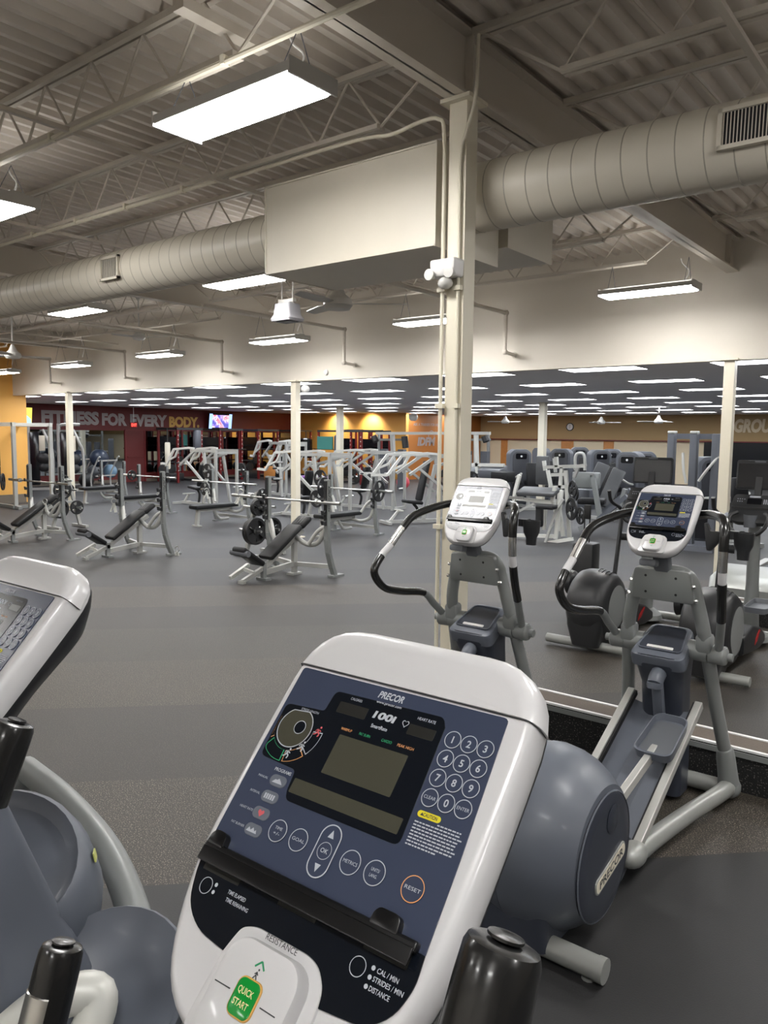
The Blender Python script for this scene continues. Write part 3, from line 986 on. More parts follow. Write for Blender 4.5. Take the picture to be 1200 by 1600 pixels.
    for a, b in (((.0075, -.3625), (.0135, -.3685)), ((.0135, -.3685), (.0195, -.3625))): m.bar(V((*a, .0244)), V((*b, .0244)), .0016, .0006)
    m.mi = 0
    fx, fy, s = .0132, -.3165, .006
    m.disc((fx + .001, fy + s * .8), .0011, M2, .0003, 8)
    for a, b in (((0, .5), (0, 0)), ((0, 0), (.4, -.6)), ((0, 0), (-.4, -.6)), ((0, .4), (.35, .05)), ((0, .4), (-.35, .05))):
        m.bar(V((fx + a[0] * s, fy + a[1] * s, .0245)), V((fx + b[0] * s, fy + b[1] * s, .0245)), .0010, .0003)
    m.build('pad_marking', [M_PRINTK, M_PRINTG], pad, smooth=False) if False else m.build('pad_marking', [M_PRINTK, M_PRINTG], h, smooth=False)
    m = MB(); m.mi = 1
    m.prism(rrect(.0305, .0345, .008, 5, .0135, -.3375), I4, .0025, .001, w0=.0235)
    m.mi = 0; m.prism(rrect(.0280, .0320, .007, 5, .0135, -.3375), I4, .0040, .0016, w0=.0235)
    m.mi = 2; m.text('QUICK', I4, .0135, -.3325, .0058, w=.0195, bold=.012, depth=.0279); m.text('START', I4, .0135, -.3425, .0058, w=.0195, bold=.012, depth=.0279)
    m.build('quick_start_key', [M_GREENKEY, M_GOLD, M_CREAMTXT], h, label='green quick start key')
    return h


# ------------------------------------------------------------------ striding machine whose consoles fill the front of the picture
def amt_proto():
    root = empty('motion_trainer', (0, 0, 0))
    console(root)
    m = MB(); m.loops([[V((x, y - .02 - .05 * t, z)) for x, y in rrect(w, d, .03, 4)] for z, w, d, t in ((.08, .30, .34, -3), (.5, .26, .28, -2.2), (.85, .22, .22, -.6), (1.05, .16, .16, .4), (1.30, .10, .09, 1.4), (1.50, .085, .07, 2.3))])
    m.build('mast', M_BLUEGREY, root)
    # upper cowl: rounded drum with a lip
    m = MB()
    ax = V((.35, -.5, 1)).normalized()
    def tilt_loops(c, prof, n=32, sx=1.0):
        x = V((1, 0, 0)); x = (x - ax * x.dot(ax)).normalized(); y = ax.cross(x)
        return [[V(c) + ax * h + (x * math.cos(2 * PI * k / n) * sx + y * math.sin(2 * PI * k / n)) * r for k in range(n)] for r, h in prof]
    m.loops(tilt_loops((-.14, .03, 1.04), ((.10, -.16), (.150, -.12), (.168, -.05), (.170, .03), (.162, .07), (.150, .085), (.143, .075), (.125, .06)), sx=1.25))
    cw = m.build('upper_cowl', M_BLUEGREY, root)
    xx_ = V((1, 0, 0)); xx_ = (xx_ - ax * xx_.dot(ax)).normalized(); yy_ = ax.cross(xx_)
    best = None
    for k in range(180):
        t_ = 2 * PI * k / 180
        for hh in (-.04, -.02, 0, .02, .04):
            pl_ = V((-.14, .03, 1.04)) + ax * hh + xx_ * math.cos(t_) * .1695 * 1.25 + yy_ * math.sin(t_) * .1695
            nl_ = (xx_ * math.cos(t_) / 1.25 + yy_ * math.sin(t_)).normalized()
            wv = pl_ + V((-1.467, .713, 0)) - V((0, 0, CAM_H))
            if nl_.dot(wv) > -.25: continue
            dd = wv.dot(_f); e_ = math.hypot(600 + F_PX * wv.dot(_r2) / dd - 100, 800 - F_PX * wv.dot(_u2) / dd - 1290)
            if best is None or e_ < best[0]: best = (e_, pl_, nl_)
    _, pl_, nl_ = best
    tx = ax.cross(nl_).normalized()
    m = MB(); m.prism(rrect(.034, .020, .003, 3), frame(pl_, tx * .8 - ax * .6, (tx * .6 + ax * .8)), .003, w0=.001); m.build('warning_sticker', M_STICKER, cw, smooth=False)
    # lower dish
    m = MB()
    m.loops(tilt_loops((.17, .075, .90), ((.10, -.12), (.150, -.03), (.160, .03), (.154, .040), (.146, .034), (.085, -.012)), sx=1.0))
    m.build('lower_cowl', M_BLUEGREY, root)
    # front hoop tube
    m = MB(); m.tube([(-.62, .31, 1.06), (-.40, .305, 1.035), (-.17, .285, .985), (.02, .23, .93), (.14, .17, .88), (.20, .12, .80)], [.034, .034, .035, .036, .037, .037], 14, 6); m.tube([(.20, .12, .80), (.27, .16, .5), (.31, .22, .06)], .036, 12, 4); m.tube([(-.62, .31, 1.06), (-.66, .26, .8), (-.5, .24, .4), (-.31, .22, .06)], .036, 12, 5)
    m.build('frame_hoop', M_TUBEGREY, root)
    m = MB(); m.cyl((-.36, .22, .055), (.36, .22, .055), .045); m.cyl((-.33, -1.5, .055), (.33, -1.5, .055), .045)
    for sx in (-1, 1): m.tube([(sx * .16, -1.5, .06), (sx * .2, -.6, .06), (sx * .27, .22, .06)], .04, 10, 4)
    m.build('base_frame', M_SILVER, root)
    m = MB(); m.loops([[V((x * 1, y - 1.2, z)) for x, y in rrect(w, d, r, 5)] for z, w, d, r in ((.05, .3, .6, .1), (.3, .36, .7, .15), (.6, .32, .66, .15), (.78, .2, .5, .1))]); m.build('rear_cover', M_BLUEGREY, root)
    # arms: pale curved links
    for sx in (-1, 1):
        m = MB()
        if sx > 0: m.tube([(.11, -.12, .90), (.165, -.05, .955), (.215, .02, .955), (.225, -.03, .88), (.14, -.14, .80)], [.030, .036, .037, .036, .034], 16, 8)
        else: m.tube([(-.17, -.02, 1.0), (-.24, 0, .96), (-.22, -.05, .88), (-.12, -.16, .82)], .036, 12, 5)
        m.build('arm_link', M_GYMW, root)
        m = MB(); m.box((sx * .13, -.55, .34), (.16, .36, .05), bev=.02); m.build('foot_pedal', M_BLUEDARK, root)
    # fixed grips
    org = V((-.534, .703, 0))
    R = (V((0, 0, CAM_H)) + ray(775, 1472) * .52 - org, V((0, 0, CAM_H)) + ray(700, 1760) * .50 - org), (V((0, 0, CAM_H)) + ray(101, 1470) * .9 - org, V((0, 0, CAM_H)) + ray(20, 1790) * .86 - org)
    for (a, b) in R:
        a, b = V(a), V(b)
        d = (b - a).normalized()
        m = MB()
        k_ = 1.12 if a.x > 0 else 1.0
        m.tube([a - d * -.0, a + d * .002, a + d * .008, a + d * .03, b], [.017 * k_, .0225 * k_, .0245 * k_, .0255 * k_, .0265 * k_], 20)
        g = m.build('hand_grip', M_GRIP, root)
        m = MB(); m.lathe([(.006, 0), (.013, .001), (.013, .003), (.008, .004)], (0, 0, 0), 'Z', 16); e = m.build('grip_cap', M_GRIP, g); e.location = a - d * .001
        e.rotation_mode = 'QUATERNION'; e.rotation_quaternion = V((0, 0, -1)).rotation_difference(d)
        if a.x < 0:
            side = V((.10, -.75, .3)); side = (side - d * side.dot(d)).normalized()
            m = MB()
            tang = d.cross(side).normalized()
            rings = []
            for t0 in (.045, .05, .24, .245):
                rr = .0267 if .048 < t0 < .242 else .022
                rings.append([a + d * t0 + (side * math.cos(an) + tang * math.sin(an)) * rr for an in [math.radians(v) for v in range(-45, 46, 10)]])
            vs = [p for r in rings for p in r]; n = 10
            m._new(vs, [(i * n + k, i * n + k + 1, i * n + n + k + 1, i * n + n + k) for i in range(3) for k in range(9)])
            m.build('pulse_sensor', M_CHROME, g)
    return root


amt = amt_proto()
amt.location = (-.534, .703, 0); amt.rotation_euler = (0, 0, math.radians(.9))
tag(amt, 'large white-framed exercise console in the middle foreground with green quick start key', 'exercise machine', 'white-headed striding machines')
o = copy_tree(amt); o.location = (-1.467, .713, 0); o.rotation_euler = (0, 0, 0)
tag(o, 'exercise machine cut by the picture edge beside the large middle console, blue-grey cowl below', 'exercise machine', 'white-headed striding machines')
gk = [c for c in KIDS[o.name] if c.name.startswith('hand_grip')]
gk[0].location = V((0, 0, CAM_H)) + ray(26, 1128) * 1.12 - V((-1.467, .713, 0)) - (V((0, 0, CAM_H)) + ray(775, 1472) * .52 - V((-.534, .703, 0)))


# ------------------------------------------------------------------ elliptical crosstrainer
def efx_proto():
    root = empty('elliptical', (0, 0, 0))
    console(root, x_off=-.02)
    # base
    m = MB(); m.cyl((-.31, .24, .06), (.31, .24, .06), .045); m.build('front_foot', M_SILVER, root)
    m = MB(); m.cyl((-.33, -1.62, .055), (.34, -1.62, .055), .044)
    for sx in (-1, 1): m.cyl((sx * .335, -1.62, .055), (sx * .365, -1.62, .055), .047); m.lathe([(.026, 0), (.026, .012)], (sx * .3, -1.62, 0), n=10)
    m.build('rear_foot', M_SILVER, root)
    for sx in (-1, 1):
        m = MB(); m.tube([(sx * .17, -.86, .09), (sx * .19, -.6, .085), (sx * .24, -.25, .085), (sx * .30, .08, .085), (sx * .315, .23, .085)], [.046, .046, .044, .044, .045], 14, 5)
        m.build('side_rail', M_SILVER, root)
        m = MB()
        m.sphere((sx * .316, .235, .075), .060, 14, (1.0, 1.15, 1.0)); m.tube([(sx * .312, .23, .08), (sx * .304, .225, .15), (sx * .290, .218, .25), (sx * .286, .215, .29), (sx * .284, .213, .30)], [.058, .053, .050, .044, .036], 14, 3)
        m.build('frame_elbow', M_TUBEGREY, root)
    m = MB()
    half = [(.285, .215, .28), (.245, .14, .55), (.205, .0, .96), (.165, -.035, 1.16), (.142, -.05, 1.25), (.10, -.058, 1.29), (0, -.06, 1.297)]
    pts = half + [(-x, y, z) for x, y, z in reversed(half[:-1])]
    m.tube(pts, .036, 14, 5)
    m.build('main_frame', M_TUBEGREY, root)
    m = MB()
    M = frame((0, -.062, 1.228), (1, 0, 0), (0, -.12, 1))
    m.prism(round_corner([(-.148, .085), (.148, .085), (.172, -.088), (-.172, -.088)], .02, 3), M, .03, .006, w0=.01)
    pl = m.build('cross_plate', M_TUBEGREY, root)
    m = MB()
    for x, y in ((-.085, .045), (.075, .045), (-.085, -.045), (.075, -.045)): m.lathe([(.007, 0), (.007, .001)], M @ V((x, y, .041)), 'Y', 10)
    m.build('bolt_hole', M_DARKHOLE, pl)
    for x, y in ((-.165, .01), (-.178, -.065), (.165, .01), (.178, -.065)):
        m = MB(); m.sphere(M @ V((x, y, .035)), .013, 8); m.build('bolt', M_CHROME, pl)
    m = MB(); m.bar((0, -.06, 1.26), (0, -.15, 1.45), .085, .06, up=(0, 1, 0), bev=.012); m.bar((0, -.14, 1.40), (0, .0, 1.60), .12, .06, up=(0, 1, 0), bev=.01)
    nk = m.build('neck', M_GREYP, root)
    m = MB(); m.prism(rrect(.09, .035, .012, 4), frame((-.035, -.215, 1.355), (1, 0, 0), (0, .2, 1)), .05, .006, w0=-.03); m.build('headset_socket', M_GREYP, nk)
    # shroud
    m = MB()
    m.loops([[V((x, y + cy, z)) for x, y in rrect(w, d, r, 5)] for z, cy, w, d, r in ((.03, .10, .22, .20, .05), (.2, .10, .22, .21, .05), (.45, .08, .215, .22, .05), (.66, .05, .225, .23, .06), (.78, .0, .26, .25, .06), (.845, -.01, .275, .265, .06))])
    sh = m.build('front_shroud', M_BLUEDARK, root)
    # sloping tray head
    M = frame((0.0, -.02, .905), (1, 0, 0), (0, .29, .13))
    m = MB()
    oa = round_corner([(-.115, .160), (.115, .160), (.150, -.145), (-.150, -.145)], .05, 6)
    m.prism(oa, M, .078, .020, w0=-.083)
    m.mi = 0
    ia = round_corner([(-.088, .120), (.088, .120), (.114, -.085), (-.114, -.085)], .03, 6)
    m.build('tray_head', M_BLUEGREY, root)
    m = MB()
    rim = [(x * 1.03, y * 1.04) for x, y in ia]
    m.prism(ia, M, .0035, w0=-.004); m.build('tray_floor', M_BLUEDARK, root, smooth=False)
    m = MB(); m.outline_ring(rim, ia, M, .004); m.outline_ring([(x * 1.0, y * 1.0) for x, y in rim], rim, M, -.004)
    for a, b in zip(rim, rim[1:] + rim[:1]): m.bar(M @ V((*a, .001)), M @ V((*b, .001)), .006, .010, up=M.to_3x3() @ V((0, 0, 1)))
    m.build('tray_rim', M_BLUEGREY, root)
    m = MB(); m.prism(rrect(.14, .020, .004, 3, 0, -.065), M, .004, w0=0); m.build('tray_glint', M_WHITE, root, smooth=False)  # white strip stands in for a reflection on the tray floor
    m = MB(); m.tube([(.01, -.06, .76), (.01, -.13, .735), (.01, -.165, .70)], [.04, .042, .04], 14, 3); m.lathe([(.040, 0), (.043, .015), (.04, .03), (.02, .034)], (.01, -.165, .68), 'Z', 16); m.bar((.01, -.13, .71), (.01, -.04, .42), .06, .05, bev=.015)
    m.build('lift_cover', M_BLUEGREY, root)
    # pivots
    for sx in (-1, 1):
        m = MB(); m.cyl((sx * .12, .03, .87), (sx * .225, .03, .865), .054, n=18); m.bar((sx * .205, .02, .86), (sx * .205, .01, .97), .085, .085, up=(0, 1, 0), bev=.02)
        m.build('pivot_housing', M_TUBEGREY, root)
        m = MB(); m.cyl((sx * .229, .03, .865), (sx * .305, .03, .862), .051, n=18); m.sphere((sx * .305, .03, .862), .051, 12, (.35, 1, 1)); m.cyl((sx * .32, .03, .86), (sx * .345, .03, .86), .022, n=12)
        m.build('arm_hub', M_TUBEGREY, root)
    return root


def efx_arm(root, side, pts):
    """pts: list of (point, kind) along the moving arm; kind names the sleeve that starts there"""
    kinds = {'steel': (M_TUBEGREY, .022, 'arm_tube'), 'grip': (M_GRIP, .0235, 'arm_grip'), 'white': (M_CONSOLE, .0215, 'arm_sleeve'), 'chrome': (M_CHROME, .0225, 'pulse_sensor')}
    P = [V(p) for p, k in pts]
    res = 6
    path = catmull(P, res)
    segs = []
    for i, (p, k) in enumerate(pts[:-1]):
        if segs and segs[-1][0] == k: segs[-1][1].extend(path[i * res + 1:(i + 1) * res + 1])
        else: segs.append((k, list(path[i * res:(i + 1) * res + 1])))
    for k, pp in segs:
        mt, r, nm = kinds[k]
        m = MB(); m.tube(pp, r, 12); m.build(nm, mt, root)


def efx_rest(root, pedal_y=(-.30, -.75)):
    # ramp
    m = MB()
    s = (.57 - .05) / 1.03
    zr = lambda y: .55 + (y - .0) * .50
    m.loops([[V((-.15, y, zr(y) - .10)), V((.15, y, zr(y) - .10)), V((.16, y, zr(y) - .03)), (V((.06, y, zr(y) - .055))), V((-.06, y, zr(y) - .055)), V((-.16, y, zr(y) - .03))] for y in (.02, -.5, -.98)])
    m.build('ramp_trough', M_BLUEGREY, root, smooth=False)
    for sx in (-1, 1):
        m = MB(); m.bar((sx * .185, .04, zr(.04) + .0), (sx * .185, -.86, zr(-.86) + .0), .040, .045, bev=.004)
        m.build('ramp_rail', M_ALU, root, smooth=False)
        m = MB(); m.bar((sx * .16, .04, zr(.04) - .005), (sx * .16, -.86, zr(-.86) - .005), .012, .03); m.build('rail_gap', M_DARKHOLE, root, smooth=False)
        m = MB(); m.sphere((sx * .185, -.88, .12), .062, 14, (1, 1.5, .9)); m.build('rail_end_cap', M_SILVER, root)
    for sx, py in ((1, pedal_y[0]), (-1, pedal_y[1])):
        z = zr(py) + .075
        Mx = frame((sx * .105, py, z), (1, 0, 0), (0, 1, .30))
        m = MB()
        op = round_corner([(-.085, .17), (.085, .17), (.095, -.17), (-.095, -.17)], .055, 6)
        m.loops([[Mx @ V((x * k, y * k, w)) for x, y in op] for k, w in ((.84, -.045), (.98, -.03), (1.03, .018), (.97, .020), (.90, -.010))], True, True)
        p = m.build('foot_pedal', M_BLUEGREY, root)
        m = MB(); m.prism([(x * .82, y * .80) for x, y in op], Mx, .004, w0=-.012); m.build('pedal_mat', M_GREYP, p, smooth=False)
        m = MB(); m.bar((sx * .09, py - .05, z - .05), (sx * .09, -.98, .30 if sx > 0 else .18), .035, .05, bev=.004); m.build('pedal_link', M_ALU, root, smooth=False)
        m = MB(); m.cyl((sx * .0, py + .10, z - .02), (sx * .04, py + .10, z - .02), .03); m.build('pedal_roller', M_SILVER, p)
    # flywheel housing
    cy, cz = -1.38, .37
    m = MB()
    m.lathe([(.12, -.235), (.22, -.225), (.28, -.195), (.325, -.15), (.355, -.10), (.365, -.04)], (0, cy, cz), 'X', 44)
    m.lathe([(.3675, -.035), (.371, .0), (.362, .07), (.342, .13), (.312, .18), (.280, .218), (.262, .240), (.20, .248)], (0, cy, cz), 'X', 44)
    fw = m.build('flywheel_housing', M_BLUEGREY, root)
    m = MB(); m.lathe([(.366, -.036), (.3675, -.035), (.366, -.034)], (0, cy, cz), 'X', 44, cap=False); m.build('housing_seam', M_PRINTK, fw)
    for sx in (-1, 1):
        m = MB(); h0 = .246 if sx > 0 else .230
        R0 = .252 if sx > 0 else .225
        pr = [(R0 - .012, h0 - .02), (R0, h0 - .004), (R0 - .002, h0 + .006), (R0 - .012, h0 + .010), (R0 - .06, h0 + .013), (.001, h0 + .015)]
        m.lathe([(r, sx * h) for r, h in pr], (0, cy, cz - .015), 'X', 44)
        cp = m.build('side_cap', M_BLUEDARK, root)
        if sx > 0:
            m = MB(); m.lathe([(R0 + .001, h0 + .001), (R0 + .006, h0 + .004), (R0 + .001, h0 + .008)], (0, cy, cz - .015), 'X', 44, cap=False); m.build('cap_rim', M_BLUEGREY, cp)
            Mb = frame((h0 + .012, cy + .035, cz - .075), (0, 1, .22), (0, -.22, 1))
            m = MB(); m.mi = 0; m.prism(rrect(.30, .066, .028, 6), Mb, .007, .003)
            m.mi = 1; m.prism(rrect(.285, .052, .022, 6), Mb, .0015, w0=.0065)
            m.mi = 2; m.text('PRECOR', Mb, 0, 0, .034, w=.235, bold=.02, shear=.15, depth=.0085)
            m.build('badge', [M_SILVER, M_CREAM, M_PRINTK], cp, smooth=False)
            m = MB(); m.lathe([(.055, h0 + .012), (.060, h0 + .016), (.055, h0 + .018)], (0, cy + .045, cz + .125), 'X', 24); m.build('cap_boss', M_BLUEDARK, cp)
    m = MB()
    m.loops([[V((x, y + cy2, z)) for x, y in rrect(w, d, .03, 4)] for z, cy2, w, d in ((.05, -1.50, .30, .36), (.2, -1.46, .28, .42), (.42, -1.42, .24, .44))])
    m.build('rear_base', M_BLUEDARK, root)
    m = MB(); m.prism(rrect(.05, .03, .004, 3), frame((-.03, -1.678, .20), (1, 0, 0), (0, .1, 1)), .01, .003); m.build('power_socket', M_GREYP, root)
    m = MB(); m.box((.06, -.9, .075), (.18, .5, .11), bev=.02); m.build('base_beam', M_BLUEDARK, root)


def bottle_holder(root, x, y, z):
    m = MB()
    ro = rrect(.095, .075, .03, 5, x, y)
    m.loops([[V((px, py, zz)) for px, py in [(x + (a - x) * k, y + (b - y) * k) for a, b in ro]] for k, zz in ((.55, z - .10), (.62, z - .06), (.9, z - .03), (1, z + .035), (.95, z + .035), (.8, z))], True, True)
    m.bar((x - .07, y, z + .02), (x - .02, y, z + .02), .05, .04)
    m.build('bottle_holder', M_BLACKP, root)
    m = MB(); m.prism(round_corner([(-.03, .07), (-.015, .07), (.0, .03), (.06, .03), (.06, .0), (.01, -.07), (-.012, -.07)], .008, 3), frame((x - .16, y + .02, z), (1, 0, 0), (0, 0, 1)), .03, .004); m.build('holder_hook', M_BLACKP, root)


efx = efx_proto()
efx_arm(efx, 1, [((.272, .03, .87), 'steel'), ((.295, -.05, .98), 'steel'), ((.315, -.12, 1.08), 'grip'), ((.328, -.18, 1.18), 'grip'), ((.335, -.22, 1.29), 'white'), ((.338, -.235, 1.35), 'chrome'), ((.340, -.245, 1.455), 'grip'), ((.338, -.235, 1.55), 'grip'), ((.31, -.17, 1.605), 'grip'), ((.21, -.02, 1.61), 'grip'), ((.12, .06, 1.595), 'grip')])
efx_arm(efx, -1, [((-.272, .03, .87), 'steel'), ((-.295, -.07, .965), 'steel'), ((-.31, -.16, 1.045), 'grip'), ((-.33, -.375, 1.085), 'grip'), ((-.345, -.515, 1.13), 'grip'), ((-.355, -.59, 1.225), 'grip'), ((-.355, -.525, 1.31), 'white'), ((-.355, -.44, 1.365), 'chrome'), ((-.35, -.335, 1.455), 'grip'), ((-.335, -.22, 1.53), 'grip'), ((-.25, -.02, 1.585), 'grip'), ((-.14, .08, 1.59), 'grip')])
efx_rest(efx)
bottle_holder(efx, .41, -.16, 1.51)
efx.location = (-1.363, 4.22, 0)
tag(efx, 'grey elliptical with white console showing a dark screen, large flywheel drum near the camera', 'elliptical', 'elliptical crosstrainers facing the cable rail')
o = copy_tree(efx); o.location = (-2.40, 3.99, 0)
tag(o, 'grey elliptical whose white console is washed out by glare, in front of the cream column', 'elliptical', 'elliptical crosstrainers facing the cable rail')
# its console is turned so that it mirrors the nearest lamp
ch = [c for c in KIDS[o.name] if c.name.startswith('console_housing')][0]
cc = V((-2.42, 3.89, 1.60))
hv = ((V((0, 0, CAM_H)) - cc).normalized() + (V((-3.46, 3.04, 3.8)) - cc).normalized()).normalized()
ch.rotation_euler = (PI / 2 - math.asin(hv.z), 0, math.atan2(hv.x, -hv.y))


# ------------------------------------------------------------------ low cable boxes with white rails
def cable_box(x0, x1, y, label):
    root = empty('cable_box', (x0, y, 0), 0, label, 'cable box', 'low carpeted cable boxes')
    L, D, Hh = x1 - x0, .24, .24
    m = MB(); m.box((L / 2, D / 2, Hh / 2), (L, D, Hh)); m.build('carpeted_box', M_CARPET, root, smooth=False)
    m = MB(); m.box((L / 2, D / 2, Hh + .004), (L - .02, D - .06, .008)); m.build('top_strip', MATS['box_top'], root, smooth=False)
    for yy in (.012, D - .012):
        m = MB(); m.box((L / 2, yy, Hh + .004), (L + .01, .024, .018), bev=.003); m.build('white_rail', MATS['rail_white'], root, smooth=False)
    m = MB(); m.box((L / 2, -.004, Hh - .022), (L + .01, .012, .03)); m.build('edge_trim', M_TUBEGREY, root, smooth=False)
    return root
mat('box_top', srgb(96, 86, 78), .8, noise=.3, nscale=120)
mat('rail_white', srgb(240, 240, 238), .4)
cable_box(-2.95, 4.0, 4.60, 'low black carpeted cable box with two white rails behind the grey ellipticals')
cable_box(-2.75, 4.0, 8.9, 'low black carpeted cable box with two white rails behind the black ellipticals')


# ------------------------------------------------------------------ black ellipticals with television screens
def black_elliptical():
    root = empty('elliptical', (0, 0, 0))
    # local: drum at the origin, front toward +y
    m = MB()
    m.lathe([(.10, -.20), (.26, -.19), (.31, -.15), (.335, -.08), (.34, 0), (.335, .08), (.31, .15), (.27, .19), (.2, .20)], (0, 0, .42), 'X', 36)
    m.loops([[V((x, y + cy2, z)) for x, y in rrect(w, d, .05, 4)] for z, cy2, w, d in ((.06, -.12, .26, .30), (.25, -.05, .34, .5), (.42, 0, .36, .6))])
    dr = m.build('drive_housing', M_BLACKP, root)
    m = MB(); m.lathe([(.2, .198), (.205, .204), (.17, .208), (.001, .21)], (0, .01, .42), 'X', 30); m.build('side_disc', M_TUBEGREY, root)
    m = MB(); m.lathe([(.06, -.20), (.11, -.24), (.12, -.29), (.10, -.30)], (0, .02, .60), 'X', 24); m.build('crank_cover', M_BLACKP, root)
    m = MB()
    for k in range(4): m.tube([(.03 + .035 * k, .10 - .0 * k, .742 - .008 * k), (.04 + .035 * k, .0, .766 - .008 * k), (.045 + .035 * k, -.08, .757 - .008 * k)], .004, 5, 3)
    m.build('vent_slot', M_DARKHOLE, dr)
    m = MB(); m.cyl((-.42, -.16, .06), (.36, -.16, .06), .042); m.cyl((-.30, 1.55, .06), (.55, 1.55, .06), .042); m.box((.0, .7, .08), (.14, 1.6, .08))
    m.build('base_frame', M_SILVER, root)
    for sx in (-1, 1):
        m = MB(); m.loops([[V((sx * .17 + x, y0, z0 + z)) for x, z in rrect(w, h, .03, 4)] for y0, z0, w, h in ((.18, .25, .10, .16), (.45, .27, .14, .24), (.72, .23, .13, .20), (.95, .18, .10, .10))])
        lk = m.build('link_arm', M_BLACKP, root)
        Mr = frame((sx * .17 + .068 * 1, .56, .27), (0, 1, .25), (0, -.25, 1))
        m = MB()
        m.prism([(-.10, -.035), (-.02, -.03), (.10, .02), (.07, .04), (-.06, .015)], Mr, .006); m.build('red_mark', M_REDP, lk, smooth=False)
        m = MB(); Mp = frame((sx * .18, .86, .42 + .06 * sx), (1, 0, 0), (0, 1, .05))
        op = round_corner([(-.09, .2), (.09, .2), (.10, -.19), (-.10, -.19)], .06, 5)
        m.loops([[Mp @ V((x * k, y * k, w)) for x, y in op] for k, w in ((.85, -.03), (1.0, -.02), (1.02, .03), (.95, .03), (.88, -.005))]); m.build('foot_pedal', M_GREYP, root)
        m = MB(); m.bar((sx * .27, 1.10, .44), (sx * .27, 1.26, 1.15), .07, .03, up=(1, 0, 0), bev=.01); m.tube([(sx * .27, 1.26, 1.15), (sx * .27, 1.2, 1.25), (sx * .30, 1.02, 1.33), (sx * .30, .95, 1.45)], .02, 8, 4); m.build('moving_arm', M_BLACKP, root)
        m = MB(); m.sphere((sx * .27, 1.10, .42), .075, 12); m.build('arm_joint', M_BLACKP, root)
        m = MB(); m.tube([(sx * .27, 1.28, .93), (sx * .17, 1.3, .93)], .045, 12); m.build('pivot', M_BLACKP, root)
    m = MB(); m.tube([(0, 1.35, .10), (0, 1.34, .6), (0, 1.30, 1.18)], [.085, .06, .055], 14, 3); m.lathe([(.18, 0), (.17, .05), (.08, .12)], (0, 1.35, .05), n=20); m.build('mast', M_TUBEGREY, root)
    m = MB(); m.lathe([(.055, 0), (.062, .12), (.058, .12), (.05, .01)], (-.01, 1.16, 1.17), n=18); m.build('cup_holder', M_GREYP, root)
    Mc = frame((0, 1.22, 1.36), (1, 0, 0), (0, .5, .86))
    m = MB(); m.prism(round_corner([(-.19, .13), (.19, .13), (.22, -.11), (.15, -.17), (-.15, -.17), (-.22, -.11)], .04, 5), Mc, .07, .012, w0=-.06)
    cn = m.build('console', M_BLACKP, root)
    m = MB(); m.mi = 0; m.prism(rrect(.13, .06, .004, 2, 0, .055), Mc, .001, w0=.0105)
    m.mi = 1
    m.prism(rrect(.10, .018, .008, 3, 0, .105), Mc, .001, w0=.0105)
    for k in range(4): m.prism(rrect(.009, .05, .002, 2, .085 + .017 * k, .055), Mc, .001, w0=.0105)
    for k in range(7): m.disc((-.15 + .02 * (k % 4), .075 - .025 * (k // 4)), .005, Mc, .0115, 8)
    for k in range(3): m.disc((-.03 + .03 * k, -.105), .007, Mc, .0115, 10)
    m.build('console_marking', [M_SCREEN, M_PRINT], cn, smooth=False)
    m = MB(); m.bar(Mc @ V((-.19, -.02, .012)), Mc @ V((.19, -.02, .012)), .02, .02); m.build('reading_ledge', M_RUBBER, cn)
    for sx in (-1, 1):
        m = MB(); m.tube([(sx * .12, 1.13, 1.31), (sx * .165, 1.06, 1.28), (sx * .16, .98, 1.20), (sx * .10, .98, 1.13), (sx * .05, 1.1, 1.12)], .018, 8, 5); m.build('fixed_grip', M_RUBBER, root)
    # television on its stalk
    Mt = frame((0, 1.38, 1.66), (1, 0, 0), (0, .10, 1))
    m = MB(); m.prism(rrect(.42, .285, .02, 4), Mt, .035, .006, w0=-.035); tv = m.build('television', M_BLACKP, root)
    m = MB(); m.prism(rrect(.385, .235, .004, 2, 0, -.008), Mt, .001, w0=.0005); m.build('screen_glass', M_SCREEN, tv, smooth=False)
    m = MB(); m.prism(rrect(.10, .014, .006, 3, 0, .130), Mt, .002, w0=.001); m.build('maker_plate', M_GREYP, tv, smooth=False)
    m = MB(); m.bar((0, 1.40, 1.64), (0, 1.34, 1.36), .06, .05, up=(0, 1, 0)); m.build('screen_stalk', M_BLACKP, root)
    return root


be = black_elliptical()
be.location = (-2.92, 6.98, 0)
tag(be, 'black elliptical with television, seen between the two grey ellipticals behind the white rails', 'elliptical', 'black ellipticals with televisions')
o = copy_tree(be); o.location = (-1.80, 6.75, 0)
tag(o, 'black elliptical with television at the right picture edge, grey cup on its mast', 'elliptical', 'black ellipticals with televisions')

# black wipe bin with rods
b0 = at_z(962, 925, 0)
wb = empty('wipe_bin', (-3.55, 8.15, 0), 0, 'tall black bin with thin twin rods on top behind the black elliptical drum', 'bin')
m = MB(); m.box((0, 0, .42), (.25, .22, .84), bev=.03); m.build('body', M_BLACKP, wb)
m = MB(); m.cyl((-.03, 0, .84), (-.03, 0, 1.12), .008, n=6); m.cyl((.03, 0, .84), (.03, 0, 1.12), .008, n=6); m.box((0, 0, 1.18), (.08, .03, .16), bev=.01); m.build('rod_holder', M_RUBBER, wb)
